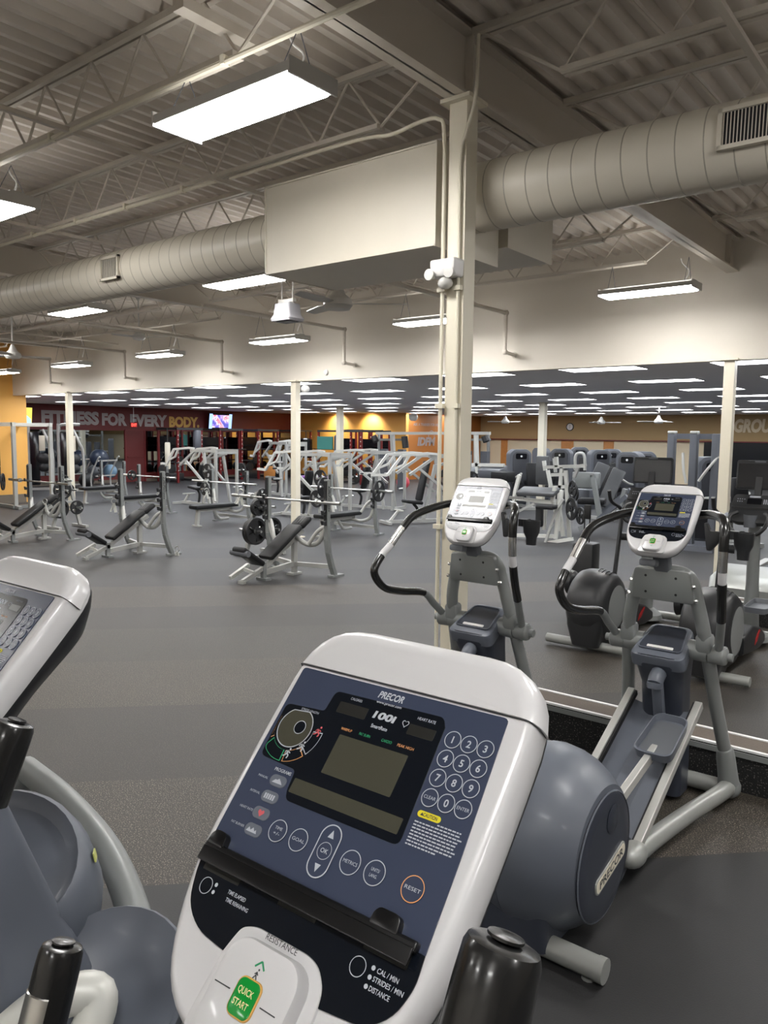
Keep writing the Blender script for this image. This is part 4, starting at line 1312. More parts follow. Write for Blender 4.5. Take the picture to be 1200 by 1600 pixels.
# ------------------------------------------------------------------ weight plates, bars
def plate_mesh(r):
    m = MB()
    n = 36
    t = .018
    # rim
    m.lathe([(r * .80, -t), (r * .97, -t), (r, -t * .6), (r, t * .6), (r * .97, t), (r * .80, t), (r * .80, -t)], axis='X', n=n, cap=False)
    m.lathe([(.026, -t), (r * .30, -t), (r * .30, t), (.026, t), (.026, -t)], axis='X', n=20, cap=False)
    # three webs leave three grip holes
    for j in range(3):
        a0, a1 = math.radians(120 * j + 28), math.radians(120 * j + 92)
        for h, flip in ((-t * .55, 1), (t * .55, 0)):
            pts = [V((h, r * .28 * math.cos(a0 + (a1 - a0) * k / 6), r * .28 * math.sin(a0 + (a1 - a0) * k / 6))) for k in range(7)] + [V((h, r * .83 * math.cos(a1 + (a0 - a1) * k / 6), r * .83 * math.sin(a1 + (a0 - a1) * k / 6))) for k in range(7)]
            m._new(pts, [tuple(range(14))])
        for a in (a0, a1):
            m.bar((0, r * .28 * math.cos(a), r * .28 * math.sin(a)), (0, r * .82 * math.cos(a), r * .82 * math.sin(a)), .004, t * 1.1, up=(1, 0, 0))
    return m
PLATE = {}
def plate(c, r, label, group, rx=0.0, rz=0.0):
    key = round(r, 3)
    if key not in PLATE:
        PLATE[key] = plate_mesh(r).build('weight_plate', M_PLATE, loc=c)
        o = PLATE[key]
    else:
        o = PLATE[key].copy(); COL.objects.link(o)
    o.location = c; o.rotation_euler = (random.uniform(0, 2), 0, rz)
    return tag(o, label, 'weight plate', group)


def barbell_proto():
    root = empty('barbell', (0, 0, 0))
    m = MB(); m.cyl((-.66, 0, 0), (.66, 0, 0), .0145, n=10); m.build('shaft', M_BAR, root)
    for sx in (-1, 1):
        m = MB(); m.cyl((sx * .69, 0, 0), (sx * 1.1, 0, 0), .0255, n=14); m.cyl((sx * .655, 0, 0), (sx * .69, 0, 0), .04, n=14); m.build('sleeve', M_BAR, root)
    return root
bb = barbell_proto()
n_bb = [0]
def barbell(x, y, z, label):
    o = bb if n_bb[0] == 0 else copy_tree(bb)
    n_bb[0] += 1
    o.location = (x, y, z)
    return tag(o, label, 'barbell', 'barbells on the bench racks')


# ------------------------------------------------------------------ benches with bar racks
def uprights(root, y, top, lean=.17, mark=True):
    for sx in (-1, 1):
        m = MB()
        pts = [(sx * .59, y, top), (sx * .59, y, .55), (sx * .59, y + .03, .36), (sx * .585, y + lean * .6, .16), (sx * .58, y + lean, .02)]
        m.path([V(p) for p in pts], .075, .055)
        m.box((sx * .58, y + lean + .03, .015), (.10, .24, .03))
        u = m.build('upright', M_TUBEGREY, root, smooth=False)
        m = MB(); m.box((sx * .59, y - .036, top - .33), (.045, .022, .62))
        for z in (top - .30, top - .46, top - .60):
            m.prism(round_corner([(-.05, -.03), (.012, -.03), (.012, .05), (-.012, .012), (-.038, .012), (-.045, .035), (-.06, .03)], .006, 2), frame((sx * .59 - .022, y - .048, z), (0, 1, 0), (0, 0, 1)), .044)
        m.build('bar_hook', M_BLACKP, u, smooth=False)
        m = MB(); Mx = frame((sx * .6285, y, top - .27), (0, 0, -1), (0, 1, 0)) if sx > 0 else frame((sx * .59 - .0385, y, top - .27), (0, 0, 1), (0, 1, 0))
        m.text('LifeFitness', Mx, 0, 0, .035, w=.36, bold=.01, shear=.3); m.build('upright_lettering', M_RUBBER, u, smooth=False)
        m = MB(); m.tube([(sx * .57, y + .02, .74), (sx * .46, y - .05, .66), (sx * .34, y - .12, .47)], .028, 10, 4); m.build('brace', M_GYM, root)


def pad(m_root, name, c, size, rx, mt=M_VINYL, bev=.025):
    m = MB(); m.box((0, 0, 0), size, bev=bev)
    o = m.build(name, mt, m_root, loc=c)
    o.rotation_euler = (rx, 0, 0)
    return o


def incline_proto():
    root = empty('incline_bench', (0, 0, 0))
    uprights(root, .05, 1.39)
    m = MB(); m.tube([(0, .02, .55), (.25, .0, .46), (.45, .02, .50), (.57, .06, .72)], .035, 10, 5); m.tube([(0, .02, .55), (-.25, .0, .46), (-.45, .02, .50), (-.57, .06, .72)], .035, 10, 5)
    m.build('back_tube', M_GYM, root)
    m = MB()
    m.bar((0, .16, .62), (0, -.62, .16), .06, .06); m.bar((0, -.60, .17), (0, -.98, .03), .05, .05); m.box((0, -.99, .02), (.10, .06, .04))
    m.build('spine', M_GYM, root, smooth=False)
    m = MB(); m.bar((0, 0, .02), (0, 0, .50), .06, .07); m.box((0, 0, .015), (.12, .20, .03)); m.build('centre_post', M_GYM, root, smooth=False)
    m = MB(); m.bar((0, -.60, .02), (0, -.60, .24), .06, .06); m.box((0, -.60, .015), (.20, .10, .03)); m.build('seat_post', M_TUBEGREY, root, smooth=False)
    m = MB(); m.bar((0, -.58, .10), (0, .02, .16), .05, .07); m.bar((0, .0, .15), (.56, .17, .15), .05, .06); m.bar((0, .0, .15), (-.56, .17, .15), .05, .06); m.build('floor_beam', M_GYM, root, smooth=False)
    m = MB(); m.bar((-.20, -.70, .20), (-.20, -1.02, .06), .05, .05); m.bar((-.20, -.80, .16), (0, -.78, .12), .04, .04); m.build('leg_bar', M_GYMW, root, smooth=False)
    sl = math.atan2(.52, .78)
    pad(root, 'back_pad', (0, -.27, .50), (.27, .72, .075), sl)
    hp = pad(root, 'head_pad', (0, .14, .745), (.25, .23, .08), sl, bev=.03)
    m = MB()
    for k in (-1, 0, 1): m.box((k * .05, 0, .0405), (.018, .15, .004))
    m.build('head_pad_rib', M_VINYLG, hp, smooth=False)
    pad(root, 'seat_pad', (0, -.87, .36), (.26, .44, .075), -math.atan2(.23, .34))
    m = MB(); m.cyl((-.17, -1.02, .42), (.17, -1.02, .42), .04); m.build('knee_roller', M_GREYP, root)
    return root
inc = incline_proto()
inc.location = (-7.86, 7.87, 0)
tag(inc, 'incline bench press in the middle with an empty barbell across its rack', 'bench', 'incline bench presses')
o = copy_tree(inc); o.location = (-11.19, 7.56, 0); tag(o, 'incline bench press without a barbell, second from the left edge', 'bench', 'incline bench presses')
o = copy_tree(inc); o.location = (-13.99, 7.39, 0); tag(o, 'incline bench press at the left picture edge with a bare barbell', 'bench', 'incline bench presses')
barbell(-8.06, 7.84, 1.075, 'bare barbell racked on the middle incline bench'); barbell(-14.12, 7.36, 1.075, 'bare barbell racked on the incline bench at the left edge')


def flat_proto():
    root = empty('flat_bench', (0, 0, 0))
    uprights(root, .55, 1.2, .12)
    pad(root, 'bench_pad', (0, .12, .42), (.28, 1.18, .085), 0)
    m = MB(); m.bar((0, -.32, .36), (0, -.36, .02), .09, .06); m.box((0, -.36, .015), (.24, .09, .03)); m.build('front_leg', M_GYM, root, smooth=False)
    m = MB(); m.bar((0, -.35, .34), (0, .62, .34), .06, .06); m.tube([(0, .1, .34), (0, .2, .2), (0, .3, .12), (0, .52, .12)], .03, 8, 4); m.build('spine', M_GYM, root)
    m = MB(); m.tube([(0, .55, .30), (.28, .52, .28), (.48, .54, .36), (.57, .56, .55)], .035, 10, 5); m.tube([(0, .55, .30), (-.28, .52, .28), (-.48, .54, .36), (-.57, .56, .55)], .035, 10, 5); m.build('back_tube', M_GYM, root)
    m = MB(); m.bar((-.57, .63, .16), (.57, .63, .16), .05, .06); m.build('floor_beam', M_GYM, root, smooth=False)
    return root
fb = flat_proto(); fb.location = (-13.55, 10.95, 0); tag(fb, 'flat bench press with a bare barbell, between the two incline benches and the press machine', 'bench', 'flat bench presses')
o = copy_tree(fb); o.location = (-10.32, 11.45, 0); tag(o, 'flat bench press behind the cream soffit column, its barbell loaded with plates', 'bench', 'flat bench presses')
o = copy_tree(fb); o.location = (-16.85, 11.25, 0); tag(o, 'flat bench press half hidden behind the second incline bench, small plates on its bar', 'bench', 'flat bench presses')
o = copy_tree(fb); o.location = (-20.3, 12.3, 0); tag(o, 'flat bench press far back by the dual pulley towers', 'bench', 'flat bench presses')
barbell(-13.65, 11.42, .915, 'bare barbell racked on the flat bench before the plate-loaded press')
barbell(-10.3, 11.92, .915, 'barbell loaded with one plate each side on the flat bench behind the column')
barbell(-16.9, 11.72, .915, 'barbell with small plates on the half hidden flat bench')
for sx, nm in ((-1, 'nearer the column'), (1, 'on the outer end')):
    plate((-10.3 + sx * .74, 11.92, .915), .215, 'large black plate on the loaded flat-bench barbell, ' + nm, 'plates on barbells', rz=.12)
    plate((-16.9 + sx * .74, 11.72, .915), .13, 'small black plate on the half hidden flat-bench barbell, %s' % ('left sleeve' if sx < 0 else 'right sleeve'), 'plates on barbells')


# ------------------------------------------------------------------ plate trees
def tree(x, y, h, rz, label, sizes, gl):
    root = empty('plate_tree', (x, y, 0), rz, label, 'plate tree', 'plate trees')
    m = MB()
    for sx in (-1, 1): m.bar((sx * .30, 0, .04), (sx * .05, 0, h), .06, .06)
    m.bar((-.18, 0, .55), (.18, 0, .55), .05, .05); m.build('frame', M_GYM, root, smooth=False)
    m = MB()
    for sx in (-1, 1): m.bar((sx * .30, -.28, .035), (sx * .30, .28, .035), .07, .05)
    m.build('foot', M_GYM, root, smooth=False)
    sp = [(-1, .42), (1, .42), (-1, .80), (1, .80), (0, h - .05)]
    for k, (sx, z) in enumerate(sp):
        xx = sx * (.30 - .25 * z / h)
        m = MB()
        for sy in (-1, 1): m.cyl((xx, 0, z), (xx, sy * .26, z + .01), .022, n=10)
        m.build('plate_peg', M_BAR, root)
    ca, sa = math.cos(rz), math.sin(rz)
    for j, (k, sy, r, n) in enumerate(sizes):
        sx, z = sp[k]; xx = sx * (.30 - .25 * z / h)
        for q in range(n):
            yy = sy * (.06 + .04 * q)
            plate((x + xx * ca - yy * sa, y + xx * sa + yy * ca, z + .01), r, 'plate on the tree %s, %s peg, %s from the upright' % (gl, ['lower near', 'lower far', 'middle near', 'middle far', 'top'][k], ORD[q]), 'plates on the tree ' + gl, rz=rz + PI / 2)
tree(-9.55, 8.75, 1.05, PI / 2, 'silver plate tree behind the middle incline bench, large plates low on its near side', [(0, -1, .225, 3), (1, -1, .20, 2), (2, -1, .14, 2), (3, 1, .14, 2), (4, -1, .11, 1)], 'by the middle incline')
tree(-15.25, 8.55, 1.05, PI / 2, 'silver plate tree near the yellow wall cage, behind an incline bench with a bare barbell', [(0, -1, .20, 2), (1, -1, .15, 1), (2, -1, .20, 1), (3, 1, .11, 2), (4, 1, .11, 1)], 'by the yellow wall cage')


# ------------------------------------------------------------------ plate-loaded press machines
def press_proto():
    root = empty('press_machine', (0, 0, 0))
    m = MB()
    for sy in (-.36, .36):
        m.bar((1.0, sy, .02), (1.0, sy, 1.58), .07, .06); m.bar((.46, sy * .9, 1.52), (.74, sy, .04), .07, .06)
        m.bar((-.05, sy, 1.55), (1.03, sy, 1.55), .07, .075)
    m.bar((1.0, -.36, 1.50), (1.0, .36, 1.50), .06, .06); m.bar((1.0, -.42, .06), (1.0, .42, .06), .07, .07); m.bar((-.95, -.30, .05), (-.95, .30, .05), .07, .06); m.bar((-.95, 0, .06), (1.0, 0, .06), .07, .07); m.bar((.0, 0, .06), (.30, 0, 1.35), .07, .07); m.bar((.30, 0, 1.32), (1.0, 0, 1.48), .06, .06)
    m.build('frame', M_GYM, root, smooth=False)
    for sy in (-.40, .40):
        m = MB(); m.path([V((.14, sy, 1.60)), V((-.10, sy, 1.62)), V((-.74, sy, 1.57)), V((-1.09, sy, 1.14)), V((-1.45, sy * .8, 1.15))], .055); m.path([V((-.55, sy, 1.58)), V((-.70, sy, 1.36)), V((-1.0, sy, 1.25))], .045)
        m.build('press_arm', M_GYMW, root, smooth=False)
        m = MB(); m.path([V((.14, sy * .9, 1.56)), V((-.53, sy * .9, 1.14))], .06); m.path([V((-.30, sy * .9, 1.28)), V((.48, sy * .9, .70))], .055); m.build('linkage', M_GYM, root, smooth=False)
        m = MB(); m.cyl((-1.43, sy * .8, 1.15), (-1.44, sy * .45, 1.15), .02); m.build('hand_grip', M_RUBBER, root)
        m = MB(); m.cyl((.92, sy, 1.02), (.92, sy * 1.75, 1.02), .024); m.cyl((.80, sy, .55), (.80, sy * 1.75, .55), .024); m.build('plate_peg', M_BAR, root)
    m = MB(); m.box((0, 0, 0), (.08, .28, .62), bev=.03); b = m.build('backrest', M_VINYL, root, loc=(-.02, 0, .85)); b.rotation_euler = (0, .22, 0)
    m = MB(); m.box((0, 0, 0), (.42, .34, .08), bev=.03); b = m.build('seat', M_VINYL, root, loc=(-.28, 0, .50)); b.rotation_euler = (0, .12, 0)
    m = MB(); m.tube([(-.25, 0, .46), (-.15, 0, .32), (-.2, 0, .06)], .035, 8, 4); m.build('seat_post', M_RUBBER, root)
    m = MB(); m.bar((-.62, -.2, .32), (-.62, .2, .32), .06, .03); m.bar((-.62, 0, .32), (-.85, 0, .06), .05, .05); m.build('foot_plate', M_GYMW, root, smooth=False)
    return root
pm = press_proto()
pm.location = (-17.3, 13.75, 0); tag(pm, 'pale plate-loaded press machine with jutting handles, in front of the red wall screen', 'press machine', 'plate-loaded press machines')
q2 = at_y(523, 707, 13.3)
o2 = copy_tree(pm); o2.location = (q2.x - 1.01, 13.5, 0); tag(o2, 'pale plate-loaded press machine directly behind the soffit column', 'press machine', 'plate-loaded press machines')
o3 = copy_tree(pm); o3.location = (-10.35, 14.55, 0); o3.rotation_euler = (0, 0, math.radians(62)); tag(o3, 'pale plate-loaded press with tall grey backrest facing the camera, left of the cream column', 'press machine', 'plate-loaded press machines')
b3_ = [c for c in KIDS[o3.name] if c.name.startswith('backrest')][0]; b3_.scale = (1, 1, 1.5); b3_.location.z = .98
o4 = copy_tree(pm); o4.location = (-13.6, 16.4, 0); o4.rotation_euler = (0, 0, .2); tag(o4, 'pale press machine standing behind the purple step stack', 'press machine', 'plate-loaded press machines')
bpy.context.view_layer.update()
for mo, lst in ((pm, ((0, -1, .20, 'on the near upper peg of the press before the wall television'), (1, -1, .18, 'on the near lower peg of the press before the wall television'), (0, 1, .20, 'on the far upper peg of the press before the wall television'))),
                (o2, ((0, -1, .20, 'on the near upper peg of the press behind the soffit column'), (1, -1, .20, 'on the near lower peg of the press behind the soffit column'), (0, 1, .19, 'on the far upper peg of the press behind the soffit column'))),
                (o3, ((0, 1, .225, 'high on the right of the tall-backed press'), (0, -1, .20, 'high on the left of the tall-backed press'), (1, -1, .225, 'low on the left of the tall-backed press'), (1, 1, .16, 'low on the right of the tall-backed press')))):
    for up, sy, r, lb in lst:
        q = mo.matrix_world @ V((.92 if up == 0 else .80, sy * .58, 1.02 if up == 0 else .55))
        plate(q, r, 'black weight plate ' + lb, 'plates on the press machines', rz=mo.rotation_euler.z + PI / 2)


# ------------------------------------------------------------------ helper for machines measured along two planes
class Rig:
    def __init__(s, name, root, label, cat, group=None):
        s.o = empty(name, (root.x, root.y, 0), 0, label, cat, group)
        s.r = V((root.x, root.y, 0))

    def bars(s, part, mt, lines, t=.06):
        if part in ('upright', 'sled_rail', 'press_arm', 'lever', 'cross_tube') and len(lines) > 1:
            for l in lines: s.bars(part, mt, [l], t)
            return
        m = MB()
        for Y, pts in lines:
            P = [at_y(x, y, Y) - s.r for x, y in pts]
            m.path(P, t)
        return m.build(part, mt, s.o, smooth=False)

    def tubes(s, part, mt, lines, r=.03):
        if len(lines) > 1:
            for l in lines: s.tubes(part, mt, [l], r)
            return
        m = MB()
        for Y, pts in lines: m.tube([at_y(x, y, Y) - s.r for x, y in pts], r, 8, 4)
        return m.build(part, mt, s.o)

    def slab(s, part, mt, c, size, rot=(0, 0, 0), bev=.03):
        m = MB(); m.box((0, 0, 0), size, bev=bev)
        o = m.build(part, mt, s.o, loc=at_y(*c) - s.r)
        o.rotation_euler = rot
        return o


# prone curl bench with flat dark pad, right of the column
g = Rig('curl_machine', at_z(830, 840), 'white framed curl machine with flat dark pad, right of the washed-out console', 'curl machine')
g.bars('frame', M_GYMW, [(13.6, [(797, 842), (805, 768), (812, 742)]), (13.6, [(797, 836), (868, 838)]), (13.6, [(808, 779), (863, 785), (867, 760)]), (14.2, [(850, 828), (852, 790)]), (13.6, [(868, 842), (878, 766)]), (14.2, [(880, 838), (872, 780)]), (13.6, [(855, 848), (895, 842)])], .065)
g.slab('arm_pad', M_VINYLG, (841, 768, 13.6), (.78, .40, .08), (.25, 0, .08))
g.bars('lever', M_GYM, [(13.5, [(810, 799), (835, 787)]), (13.5, [(852, 848), (868, 800), (880, 780)])], .045)
g.slab('seat', M_VINYL, (855, 792, 13.4), (.36, .34, .08), (0, 0, .1))
g.slab('weight_column', M_BLACKP, (843, 806, 13.9), (.14, .12, .44))
g.bars('handle_bar', M_BAR, [(13.2, [(790, 777), (818, 778)])], .05)
# vertical press with ladder frame
g = Rig('vertical_press', at_z(885, 835), 'pale ladder-framed plate machine between the curl machine and the leg press', 'press machine')
g.bars('frame', M_GYMW, [(14.3, [(868, 845), (878, 730)]), (14.3, [(890, 840), (884, 735)]), (14.9, [(874, 830), (856, 735)]), (14.3, [(850, 730), (915, 728)]), (14.3, [(862, 742), (886, 741)]), (14.3, [(858, 762), (890, 760)]), (14.9, [(852, 735), (850, 720)]), (14.3, [(870, 730), (869, 714)])], .065)
g.bars('press_arm', M_GYM, [(14.3, [(897, 746), (905, 728), (916, 726)]), (14.9, [(868, 738), (866, 716)])], .055)
g.tubes('hoop', M_GYM, [(15.4, [(899, 735), (899, 714), (905, 708), (913, 712), (914, 735)])], .035)
g.slab('backrest', M_VINYLG, (848, 735, 15.2), (.30, .10, .62))
for i, (px, py, r, Y, lb) in enumerate(((895, 764, .17, 14.0, 'black plate on the upper peg of the ladder-framed machine'), (893, 795, .225, 14.0, 'large black plate on the middle peg of the ladder-framed machine'), (907, 806, .17, 14.2, 'black plate on the low peg beside the leg press'), (898, 771, .15, 14.4, 'small black plate behind the upper peg plate of the ladder-framed machine'))):
    plate(at_y(px, py, Y), r, lb, 'plates on the ladder-framed machine', rz=.9)
# leg press
g = Rig('leg_press', at_z(930, 815), 'dark grey leg press with slanted ribbed back, right of the ladder-framed machine', 'leg press')
g.bars('sled_rail', M_GYMD, [(15.2, [(935, 812), (980, 775)]), (16.2, [(942, 800), (985, 765)])], .09)
g.bars('frame', M_TUBEGREY, [(15.2, [(938, 812), (926, 742), (902, 742)]), (15.2, [(965, 806), (977, 764)]), (15.9, [(908, 760), (928, 761)]), (15.2, [(905, 826), (940, 815), (985, 796)])], .085)
g.slab('shoulder_panel', M_TUBEGREY, (916, 750, 15.6), (.62, .10, .34))
for dx in (-.18, .18):
    m = MB(); m.box((dx, 0, 0), (.30, .10, .95), bev=.03)
    b = m.build('back_pad', M_VINYLG, g.o, loc=at_y(943, 758, 16.6) - g.r); b.rotation_euler = (-.45, .35, .3)
g.slab('seat', M_VINYL, (925, 783, 15.6), (.55, .5, .12), (0, 0, .3))
g.slab('weight_box', M_GYMD, (912, 780, 16.2), (.42, .35, .45))
# purple step stack
for k in range(4):
    p = at_z(574, 775)
    m = MB(); m.box((0, 0, 0), (1.0, .42, .14), bev=.03)
    o = m.build('exercise_step', M_PURPLE if k == 3 else M_RUBBER, loc=(-15.75, 16.6, .16 + .19 * k + (.0 if k < 3 else .0)))
    tag(o, ['black step platform at the bottom of the stack', 'second black step platform from the floor in the stack', 'third black step platform in the stack, under the purple one', 'purple topped step platform on top of the stack'][k], 'step platform', 'stacked step platforms')
    if k < 4:
        for sx in (-1, 1):
            m = MB(); m.box((sx * .36, 0, -.09 if k else -.115), (.16, .36, .05 if k else .09)); m.build('riser_block', M_BLACKP, o, smooth=False)
# pink ball behind the tall-backed press
p = at_y(630, 735, 23.5)
m = MB(); m.sphere((0, 0, 0), .25, 20); o = m.build('exercise_ball', M_PINK, loc=(p.x, p.y, 1.0 if False else .25)); tag(o, 'pink exercise ball behind the tall-backed press machine', 'ball')

# spring collars left on the benches
def collar(p, rz, lb, first=[None]):
    if first[0] is None:
        root = empty('collar_clip', p)
        m = MB(); m.tube([(.03 * math.cos(2 * PI * k / 12), 0, .03 * math.sin(2 * PI * k / 12)) for k in range(13)], .006, 6); m.build('ring', M_BAR, root)
        m = MB(); m.bar((0, 0, -.03), (.02, 0, -.13), .03, .012); m.bar((0, 0, -.03), (-.04, 0, -.12), .03, .012); m.build('clip_lever', M_GYMW, root, smooth=False)
        first[0] = root; o = root
    else: o = copy_tree(first[0])
    o.location = p; o.rotation_euler = (0, 0, rz); o.scale = (1.5, 1.5, 1.5)
    return tag(o, lb, 'bar collar', 'spring collars')
collar(at_y(178, 783, 7.52), .6, 'pale bar collar hanging from the left upright of the second incline bench')
collar(at_y(277, 858, 7.80), .2, 'pale bar collar lying on the right foot of the second incline bench')
collar(at_y(70, 783, 7.35), .6, 'pale bar collar hanging from the bench rack at the left edge')
collar(at_y(376, 769, 7.84), 1.2, 'bar collar ring at the left end of the middle bench barbell')
collar(at_y(323, 766, 11.35), .9, 'bar collar hanging on the flat bench rack before the press machine')
# ------------------------------------------------------------------ red wall: lettering, screens, exit sign
def wall_word(body, px0, px1, z0, z1, mt, label):
    y0, y1 = at_x(px0, 660, WX).y, at_x(px1, 660, WX).y
    M = frame((WX + .004, (y0 + y1) / 2, (z0 + z1) / 2), (0, 1, 0), (0, 0, 1))
    m = MB(); m.text(body, M, 0, 0, .5, w=y1 - y0, h=z1 - z0, bold=.055, depth=.012, thick=.0)
    o = m.build('wall_lettering', mt, smooth=False)
    return tag(o, label, 'lettering', 'slogan on the red wall')
wall_word('FITNESS', 64.5, 154.5, 2.30, 2.83, M_LETTER, 'grey painted word FITNESS on the red wall')
wall_word('FOR', 159, 198, 2.29, 2.79, M_LETTER, 'grey painted word FOR on the red wall')
wall_word('EVERY', 203, 261, 2.28, 2.78, M_LETTER, 'grey painted word EVERY on the red wall')
wall_word('BODY.', 264, 311, 2.27, 2.74, M_GOLD, 'gold painted word BODY with full stop on the red wall')


def screen_mat(name, cells, es):
    """bright picture made of soft random cells"""
    m = bpy.data.materials.new(name); m.use_nodes = True
    nt = m.node_tree; b = nt.nodes['Principled BSDF']
    tc = nt.nodes.new('ShaderNodeTexCoord'); v = nt.nodes.new('ShaderNodeTexNoise'); v.inputs['Scale'].default_value = cells; v.inputs['Detail'].default_value = 3
    nt.links.new(tc.outputs['Object'], v.inputs['Vector'])
    r = nt.nodes.new('ShaderNodeValToRGB')
    return m, nt, b, v, r
sm, nt, b, v, r = screen_mat('news_screen', 3.2, 1.2)
cr = r.color_ramp
for i, (p, c) in enumerate(((.0, (.03, .03, .12)), (.42, (.10, .10, .45)), (.5, (.45, .30, .75)), (.55, (.85, .75, .85)), (.6, (.7, .08, .15)), (.7, (.9, .5, .6)))):
    e = cr.elements[i] if i < 2 else cr.elements.new(p)
    e.position = p; e.color = (*c, 1)
nt.links.new(v.outputs['Fac'], r.inputs[0]); nt.links.new(r.outputs[0], b.inputs['Emission Color']); b.inputs['Emission Strength'].default_value = 1.1; b.inputs['Base Color'].default_value = (.01, .01, .01, 1)
M_SBLUE = mat('screen_blue', (.05, .06, .1), .4, emit=(.35, .52, 1.0), es=1.1)
M_SYEL = mat('screen_yellow', (.05, .05, .02), .4, emit=(.95, .68, .12), es=.9)
M_SSKY = mat('screen_sky', (.05, .05, .06), .4, emit=(.45, .75, .95), es=.9)
M_SGRN = mat('screen_green', (.02, .05, .02), .4, emit=(.05, .35, .08), es=.6)


def wall_tv(y0, y1, z0, z1, kind, label):
    root = empty('television', (WX + .25, (y0 + y1) / 2, (z0 + z1) / 2), 0, label, 'television', 'televisions hung before the red wall')
    w, h = y1 - y0, z1 - z0
    Mt = frame((0, 0, 0), (0, 1, 0), (.12, 0, 1))
    m = MB(); m.prism(rrect(w, h, .02, 3), Mt, .06, .01, w0=-.06); m.build('casing', M_SCREEN, root, smooth=False)
    if kind == 0:
        m = MB(); m.prism(rrect(w * .68, h * .80, .01, 2), Mt, .002, w0=.0); m.build('screen', sm, root, smooth=False)
        for sx in (-1, 1):
            m = MB(); m.prism(rrect(w * .13, h * .94, .01, 2, sx * w * .41, 0), Mt, .003, w0=.0); m.build('screen_side', M_SBLUE, root, smooth=False)
    else:
        m = MB(); m.prism(rrect(w * .92, h * .9, .01, 2), Mt, .002); m.build('screen', M_SYEL, root, smooth=False)
        m = MB(); m.poly([(-w * .44, -h * .43), (w * .44, -h * .43), (w * .40, -h * .20), (w * .05, h * .05), (-w * .44, h * .12)], Mt, .004); m.build('screen_sky', M_SSKY, root, smooth=False)
        m = MB(); m.poly([(-w * .44, -h * .43), (w * .1, -h * .43), (w * .0, -h * .25), (-w * .44, -h * .18)], Mt, .006); m.poly([(-w * .44, h * .43), (-w * .25, h * .43), (-w * .3, h * .2), (-w * .44, h * .1)], Mt, .006); m.build('screen_leaf', M_SGRN, root, smooth=False)
    m = MB(); m.box((-.13, 0, .05), (.20, .1, .1)); m.build('wall_bracket', M_BLACKP, root, smooth=False)
ya, yb = at_x(326, 660, WX + .25).y, at_x(363, 660, WX + .25).y
wall_tv(ya, yb, 2.22, 2.93, 0, 'lit television with blue side bands on the red wall, right of the gold lettering')
ya, yb = at_x(28, 655, WX + .25).y, at_x(51, 655, WX + .25).y
wall_tv(ya, yb, 2.28, 2.92, 1, 'lit television with yellow and blue picture beside the yellow wall corner')
p = at_x(209, 664, -27.2)
ex = empty('exit_sign', (p.x, p.y, p.z), 0, 'small red EXIT sign hanging before the red wall', 'sign')
m = MB(); m.box((0, 0, 0), (.05, .30, .20), bev=.01); m.build('sign_box', M_REDP, ex)
m = MB(); m.text('EXIT', frame((.0265, 0, 0), (0, 1, 0), (0, 0, 1)), 0, 0, .11, w=.24, bold=.02); m.build('sign_lettering', M_EXIT, ex, smooth=False)
m = MB(); m.cyl((0, 0, .1), (0, 0, LOWZ - p.z), .012, n=6); m.build('hanger', M_WHITE, ex)

# orange wall: small line of text and round emblem
mid = (pa + pb) / 2
Mo = frame(V((mid.x, mid.y, 0)) + nn * .006, dirn, (0, 0, 1))
def on_orange(px, py):
    d = ray(px, py); o = V((0, 0, CAM_H)); t = ((Mo.translation - o).dot(nn)) / d.dot(nn)
    q = Mo.inverted() @ (o + d * t)
    return q.x, q.y
x0, z0 = on_orange(646, 664); x1, z1 = on_orange(688, 663)
m = MB(); m.text('ASK A TRAINER FOR HELP', Mo, (x0 + x1) / 2, (z0 + z1) / 2, .13, w=x1 - x0, bold=.02, depth=.004); o = m.build('wall_lettering', M_LETTER, smooth=False); tag(o, 'small grey line of wall lettering ASK A TRAINER FOR HELP on the orange wall', 'lettering')
x0, z0 = on_orange(652, 697); x1, z1 = on_orange(680, 683)
m = MB(); m.text('IDFM', Mo, (x0 + x1) / 2, (z0 + z1) / 2, .3, w=x1 - x0, h=abs(z1 - z0) * .95, bold=.05, shear=.15, depth=.006)
cx_, cz_ = on_orange(674, 686)
m.ring((cx_, cz_ + abs(z1 - z0) * .35), abs(z1 - z0) * .62, abs(z1 - z0) * .10, Mo, .003)
o = m.build('wall_emblem', M_LETTER, smooth=False); tag(o, 'round grey emblem with letters on the orange wall', 'emblem')
# GROUP lettering and clock on the tan wall
a, b = at_y(1147, 665, 34.99), at_y(1217, 665, 34.99)
m = MB(); m.text('GROUP', frame(((a.x + b.x) / 2, 34.985, 2.58), (1, 0, 0), (0, 0, 1)), 0, 0, .5, w=b.x - a.x, h=.58, bold=.05, shear=.15, depth=.006); o = m.build('wall_lettering', M_BEIGE, smooth=False); tag(o, 'large pale italic word GROUP on the tan wall at the right edge', 'lettering')
p = at_y(889.5, 667, 34.9)
ck = empty('wall_clock', (p.x, 34.96, p.z), 0, 'round black-rimmed wall clock on the tan wall', 'clock')
Mk = frame((0, 0, 0), (1, 0, 0), (0, 0, 1))
m = MB(); m.lathe([(.19, .03), (.19, -.01), (.165, -.02), (.155, 0)], axis='Y', n=28, cap=False); m.build('rim', M_RUBBER, ck)
m = MB(); m.disc((0, 0), .165, Mk, .0, 28); m.build('dial', M_WHITE, ck, smooth=False)
m = MB(); m.bar((0, -.004, 0), (.0, -.004, .11), .012, .003, up=(0, 1, 0)); m.bar((0, -.004, 0), (-.02, -.004, -.08), .012, .003, up=(0, 1, 0)); m.build('hand', M_RUBBER, ck, smooth=False)


